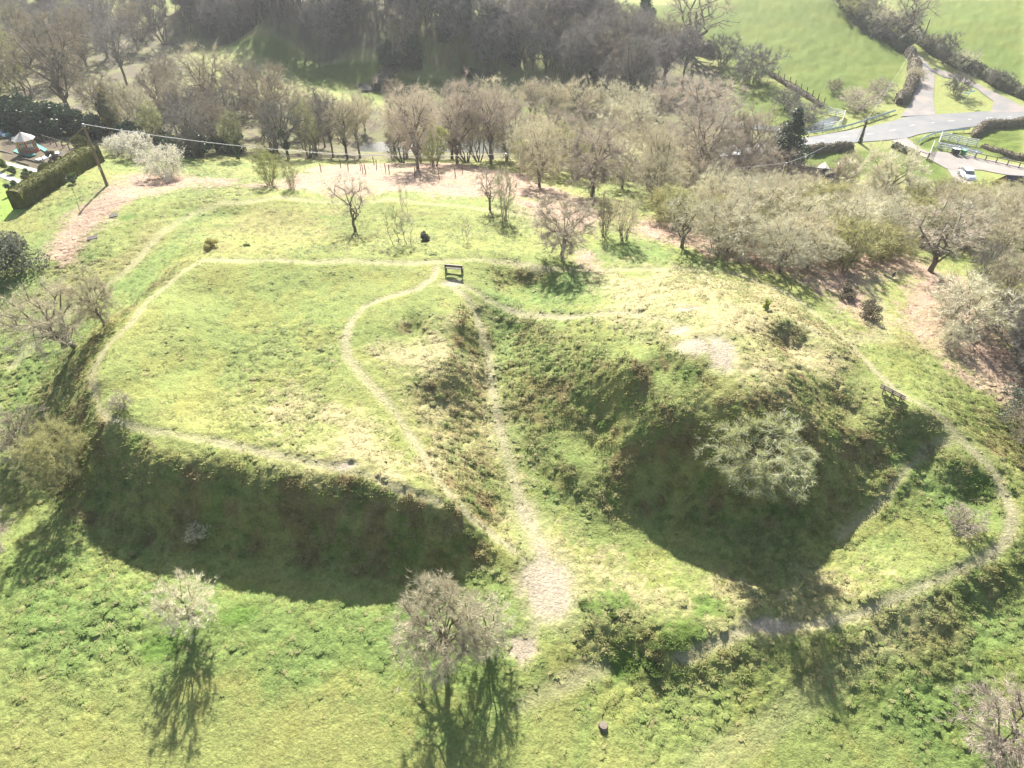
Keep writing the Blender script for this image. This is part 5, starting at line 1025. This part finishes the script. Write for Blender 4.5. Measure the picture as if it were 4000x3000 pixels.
# ------------------------------------------------------------------ the garden
M_redw = paint('dark_red_timber', (.36, .075, .055), .6, .15, 4); M_felt = paint('grey_roofing', (.40, .38, .34), .8, .12, 3); M_ochre = paint('ochre_paint', (.62, .42, .16), .5, .08); M_pane = paint('window_glass', (.10, .14, .15), .06, .1, spec=.9)
x, y, z = G(64, 330); e = link('summerhouse', None, loc=(x, y, z)); e.rotation_euler[2] = R(10); tag(e, 'small octagonal red summerhouse with grey pointed roof and ochre window frames', 'summerhouse')
RS = 1.25; oc = [(RS*math.cos(PI/8+k*PI/4), RS*math.sin(PI/8+k*PI/4)) for k in range(8)]
for k in range(8):
    a, b = oc[k], oc[(k+1) % 8]; mx, my = (a[0]+b[0])/2, (a[1]+b[1])/2; an = math.atan2(my, mx)
    wn = box('wall_panel', (mx, my, 1.05), (.09, .95, 2.1), M_redw, e, rz=an); glazed = k in (4, 5, 6, 7, 3)
    if glazed:
        f = box('window', (mx*1.045, my*1.045, 1.3), (.05, .78, 1.15), M_ochre, e, rz=an)
        for q in (-.17, .17):
            for (zz, hh) in ((-.22, .6), (.32, .36)): box('pane', (math.cos(an)*.03-math.sin(an)*q, math.sin(an)*.03+math.cos(an)*q, zz), (.02, .29, hh), M_pane, f, rz=an)
    A_ = Vector((a[0]*1.22, a[1]*1.22, 2.05)); B_ = Vector((b[0]*1.22, b[1]*1.22, 2.05)); P_ = Vector((0, 0, 3.0)); lo = Vector((0, 0, -.05))
    link('roof_panel', mesh_from('roof_panel', [A_, B_, P_, A_+lo, B_+lo, P_+lo], [(0, 1, 2), (5, 4, 3), (0, 3, 4, 1), (1, 4, 5, 2), (2, 5, 3, 0)]), M_felt, e)
cyl('finial', (0, 0, 2.98), (0, 0, 3.2), .07, .02, M_felt, e); box('floor', (0, 0, .04), (2.3, 2.3, .12), M_wood, e)
def blob(name, u, v, s, mat, label, cat, group, seed, sq=.8):
    x, y, z = G(u, v); r = random.Random(seed); V = []; F = []; nu, nv = 10, 6
    V.append((0, 0, s*sq*1.6))
    for j in range(1, nv):
        for i in range(nu):
            t = PI*j/nv; a = 2*PI*i/nu; q = s*r.uniform(.85, 1.15); V.append((q*math.sin(t)*math.cos(a), q*math.sin(t)*math.sin(a), s*sq*.8+q*sq*math.cos(t)*.8))
    for i in range(nu): F.append((0, 1+i, 1+(i+1) % nu))
    for j in range(nv-2):
        for i in range(nu): a = 1+j*nu+i; b = 1+j*nu+(i+1) % nu; F.append((a, a+nu, b+nu, b))
    F.append(tuple(1+(nv-2)*nu+i for i in range(nu))[::-1])
    o = link(name, mesh_from(name, V, F, True), mat, None, (x, y, z)); tag(o, label, cat, group); return o
CB = {'blue': (.10, .22, .50), 'pale blue': (.45, .60, .75), 'green': (.06, .22, .16), 'white': (.78, .80, .82), 'purple': (.25, .15, .35), 'black': (.03, .03, .04)}
for i, (u, v, s, c, w_) in enumerate(((8, 281, .55, 'blue', 'rearmost left'), (16, 284, .5, 'green', 'in the middle of the heap'), (24, 283, .5, 'pale blue', 'rearmost right'), (6, 292, .5, 'pale blue', 'leftmost'), (13, 296, .45, 'white', 'front left'), (20, 296, .5, 'green', 'front right'), (10, 288, .4, 'purple', 'between the blue ones'), (25, 292, .4, 'black', 'right of the heap'))):
    blob('rubbish_sack', u, v, s, paint('sack_plastic', CB[c], .35, .15), '%s plastic sack in the heap by the summerhouse, %s' % (c, w_), 'sack', 'sacks in the junk heap', i)
blob('white_ball', 31, 303, .32, M_white, 'white round drum beside the summerhouse', 'drum', None, 20, 1.0)
for i, (u, v, s, m_, lab) in enumerate(((106, 382, .95, 'yew', 'clipped round bush touching the clipped hedge'), (103, 366, .8, 'shrub', 'grey-green round bush behind the clipped round one'), (176, 320, 1.05, 'yew', 'clipped round bush behind the far end of the hedge'), (142, 312, .5, 'ever', 'small dark round bush near the garden fence'), (62, 404, .8, 'hedge', 'brown rounded shrub at the lawn corner'), (32, 418, .9, 'ever', 'dark bush with pale flowers by the lawn'), (120, 350, .9, 'hedge', 'straw-coloured dead grass clump by the white cloche'), (10, 368, .9, 'bramble', 'green leafy plants at the left edge of the vegetable bed'), (60, 385, .7, 'bramble', 'flower bed with white blooms between the two garden paths'), (160, 397, .7, 'bramble', 'white primrose clump at the foot of the clipped hedge'), (30, 375, .6, 'bramble', 'small flowering plants along the upper garden path'))):
    C = leafball(300+i, s*.8, s*1.7, 2600, .07, .5, 9) if i not in (0, 2) else TB()
    if i in (0, 2):
        r = random.Random(i)
        for _ in range(5200): d_ = Vector((r.gauss(0, 1), r.gauss(0, 1), r.gauss(0, 1))).normalized(); p_ = Vector((d_.x*s, d_.y*s, s*.9+d_.z*s*.95))*1.0; C.leaf(p_*r.uniform(.93, 1.03), .06, r)
    e = shrub('garden_bush', u, v, C, M_lf[m_], lab, group='garden bushes', stem=False)
    if i in (5, 8, 9, 10):
        r = random.Random(i); Fl = TB()
        for _ in range(120): Fl.leaf(Vector((r.gauss(0, .5)*s, r.gauss(0, .5)*s, s*r.uniform(.6, 1.5))), .05, r)
        link('flowers', Fl.mesh('flowers'), M_lf['white'], e)
def slab(name, px, z, mat, label=None, cat=None, group=None, th=.06, kind=None):
    P = GL(px); c = P[0]; n = len(P); V = [(p[0]-c[0], p[1]-c[1], p[2]-c[2]+z) for p in P]; V += [(a, b, d-th) for a, b, d in V]
    F = [tuple(range(n))]+[(i, n+i, n+(i+1) % n, (i+1) % n) for i in range(n)]; o = link(name, mesh_from(name, V, F), mat, None, c); tag(o, label, cat, group, kind); return o
M_tarp = paint('green_tarpaulin', (.05, .26, .20), .5, .15, 2); M_pave = paint('grey_paving', (.42, .40, .38), .85, .15, 3)
slab('tarpaulin', "29 329 45 321 62 328 80 336 66 341 48 338", .22, M_tarp, 'flat green tarpaulin in front of the summerhouse', 'tarpaulin', 'green sheets')
slab('tarpaulin', "80 313 92 320 104 326 98 331 84 322", .25, M_tarp, 'crumpled green netting right of the summerhouse', 'netting', 'green sheets')
def path_slabs(a, b, n, w_, nm):
    A = resample([G(*a), G(*b)], n+1); e = link(nm, None, loc=A[0]); tag(e, kind='structure'); o0 = Vector(A[0])
    for i in range(n):
        p = Vector(A[i]); q = Vector(A[i+1]); p.z = gz(p.x, p.y)+.09; q.z = gz(q.x, q.y)+.09; d = (q-p); beam('paving_slab', p-o0+d*.03, q-o0-d*.03, w_, .06, M_pave, e)
path_slabs((-6, 351), (90, 373), 9, .8, 'garden_path'); path_slabs((-6, 376), (50, 396), 6, .9, 'garden_path')
for i, (a, b, c, d, w_) in enumerate(((0, 327, 110, 356, 'long back edge'), (62, 358, 36, 350, 'short divider, left'), (75, 350, 48, 343, 'short divider, right'), (118, 334, 165, 352, 'edge beside the clipped hedge'))):
    p, q = Vector(G(a, b)), Vector(G(c, d)); o = beam('bed_edging', p+Vector((0, 0, .1)), q+Vector((0, 0, .1)), .06, .22, M_wood, None); tag(o, 'timber board edging the vegetable bed, %s' % w_, 'board', 'vegetable bed boards')
p, q = Vector(G(80, 350)), Vector(G(128, 332)); T = TB(); d = q-p; nrm = Vector((d.y, -d.x, 0)).normalized(); K = 9; n = 22
for i in range(n+1):
    for k in range(K+1): a = PI*k/K; rr = .42+.02*math.sin(i*2.1); T.v.append(d*(i/n)+nrm*rr*math.cos(a)+Vector((0, 0, rr*.95*math.sin(a))))
for i in range(n):
    for k in range(K): T.f.append((i*(K+1)+k, i*(K+1)+k+1, (i+1)*(K+1)+k+1, (i+1)*(K+1)+k))
T.f += [tuple(range(K+1)), tuple(range(n*(K+1)+K, n*(K+1)-1, -1))]; o = link('fleece_cloche', T.mesh('fleece_cloche', True), paint('white_fleece', (.85, .86, .88), .5, .05), None, p); tag(o, 'long white fleece-covered cloche lying across the vegetable bed', 'cloche')
x, y, z = G(99, 357); o = cyl('garden_post', (x, y, z-.1), (x-.1, y, z+1.3), .08, .07, M_wood, None); tag(o, 'leaning wooden post beside the white cloche', 'post')
T_('prickly_heap', 'scrub0', 62, 334, 1.2, 2.1, 'pink', 'heap of reddish pruned twigs piled against the summerhouse', 'brushwood', wide=1.3)
# ------------------------------------------------------------------ the air: thin spring haze over the valley
def box_mesh(x0, x1, y0, y1, z0, z1):
    V = [(x, y, z) for z in (z0, z1) for y in (y0, y1) for x in (x0, x1)]
    return V, [(0, 2, 3, 1), (4, 5, 7, 6), (0, 1, 5, 4), (2, 6, 7, 3), (0, 4, 6, 2), (1, 3, 7, 5)]
V, F = box_mesh(-1600, 1600, -120, 1600, -22, 95)
hz = link('haze', mesh_from('haze', V, F)); m, nt_, out_ = newmat('haze_air')
pv = N(nt_, 'ShaderNodeVolumePrincipled', i_Density=0.00027); pv.inputs['Color'].default_value = (.93, .96, 1, 1); pv.inputs['Anisotropy'].default_value = .3
nt_.links.new(pv.outputs[0], out_.inputs['Volume']); hz.data.materials.append(m); tag(hz, kind='stuff')
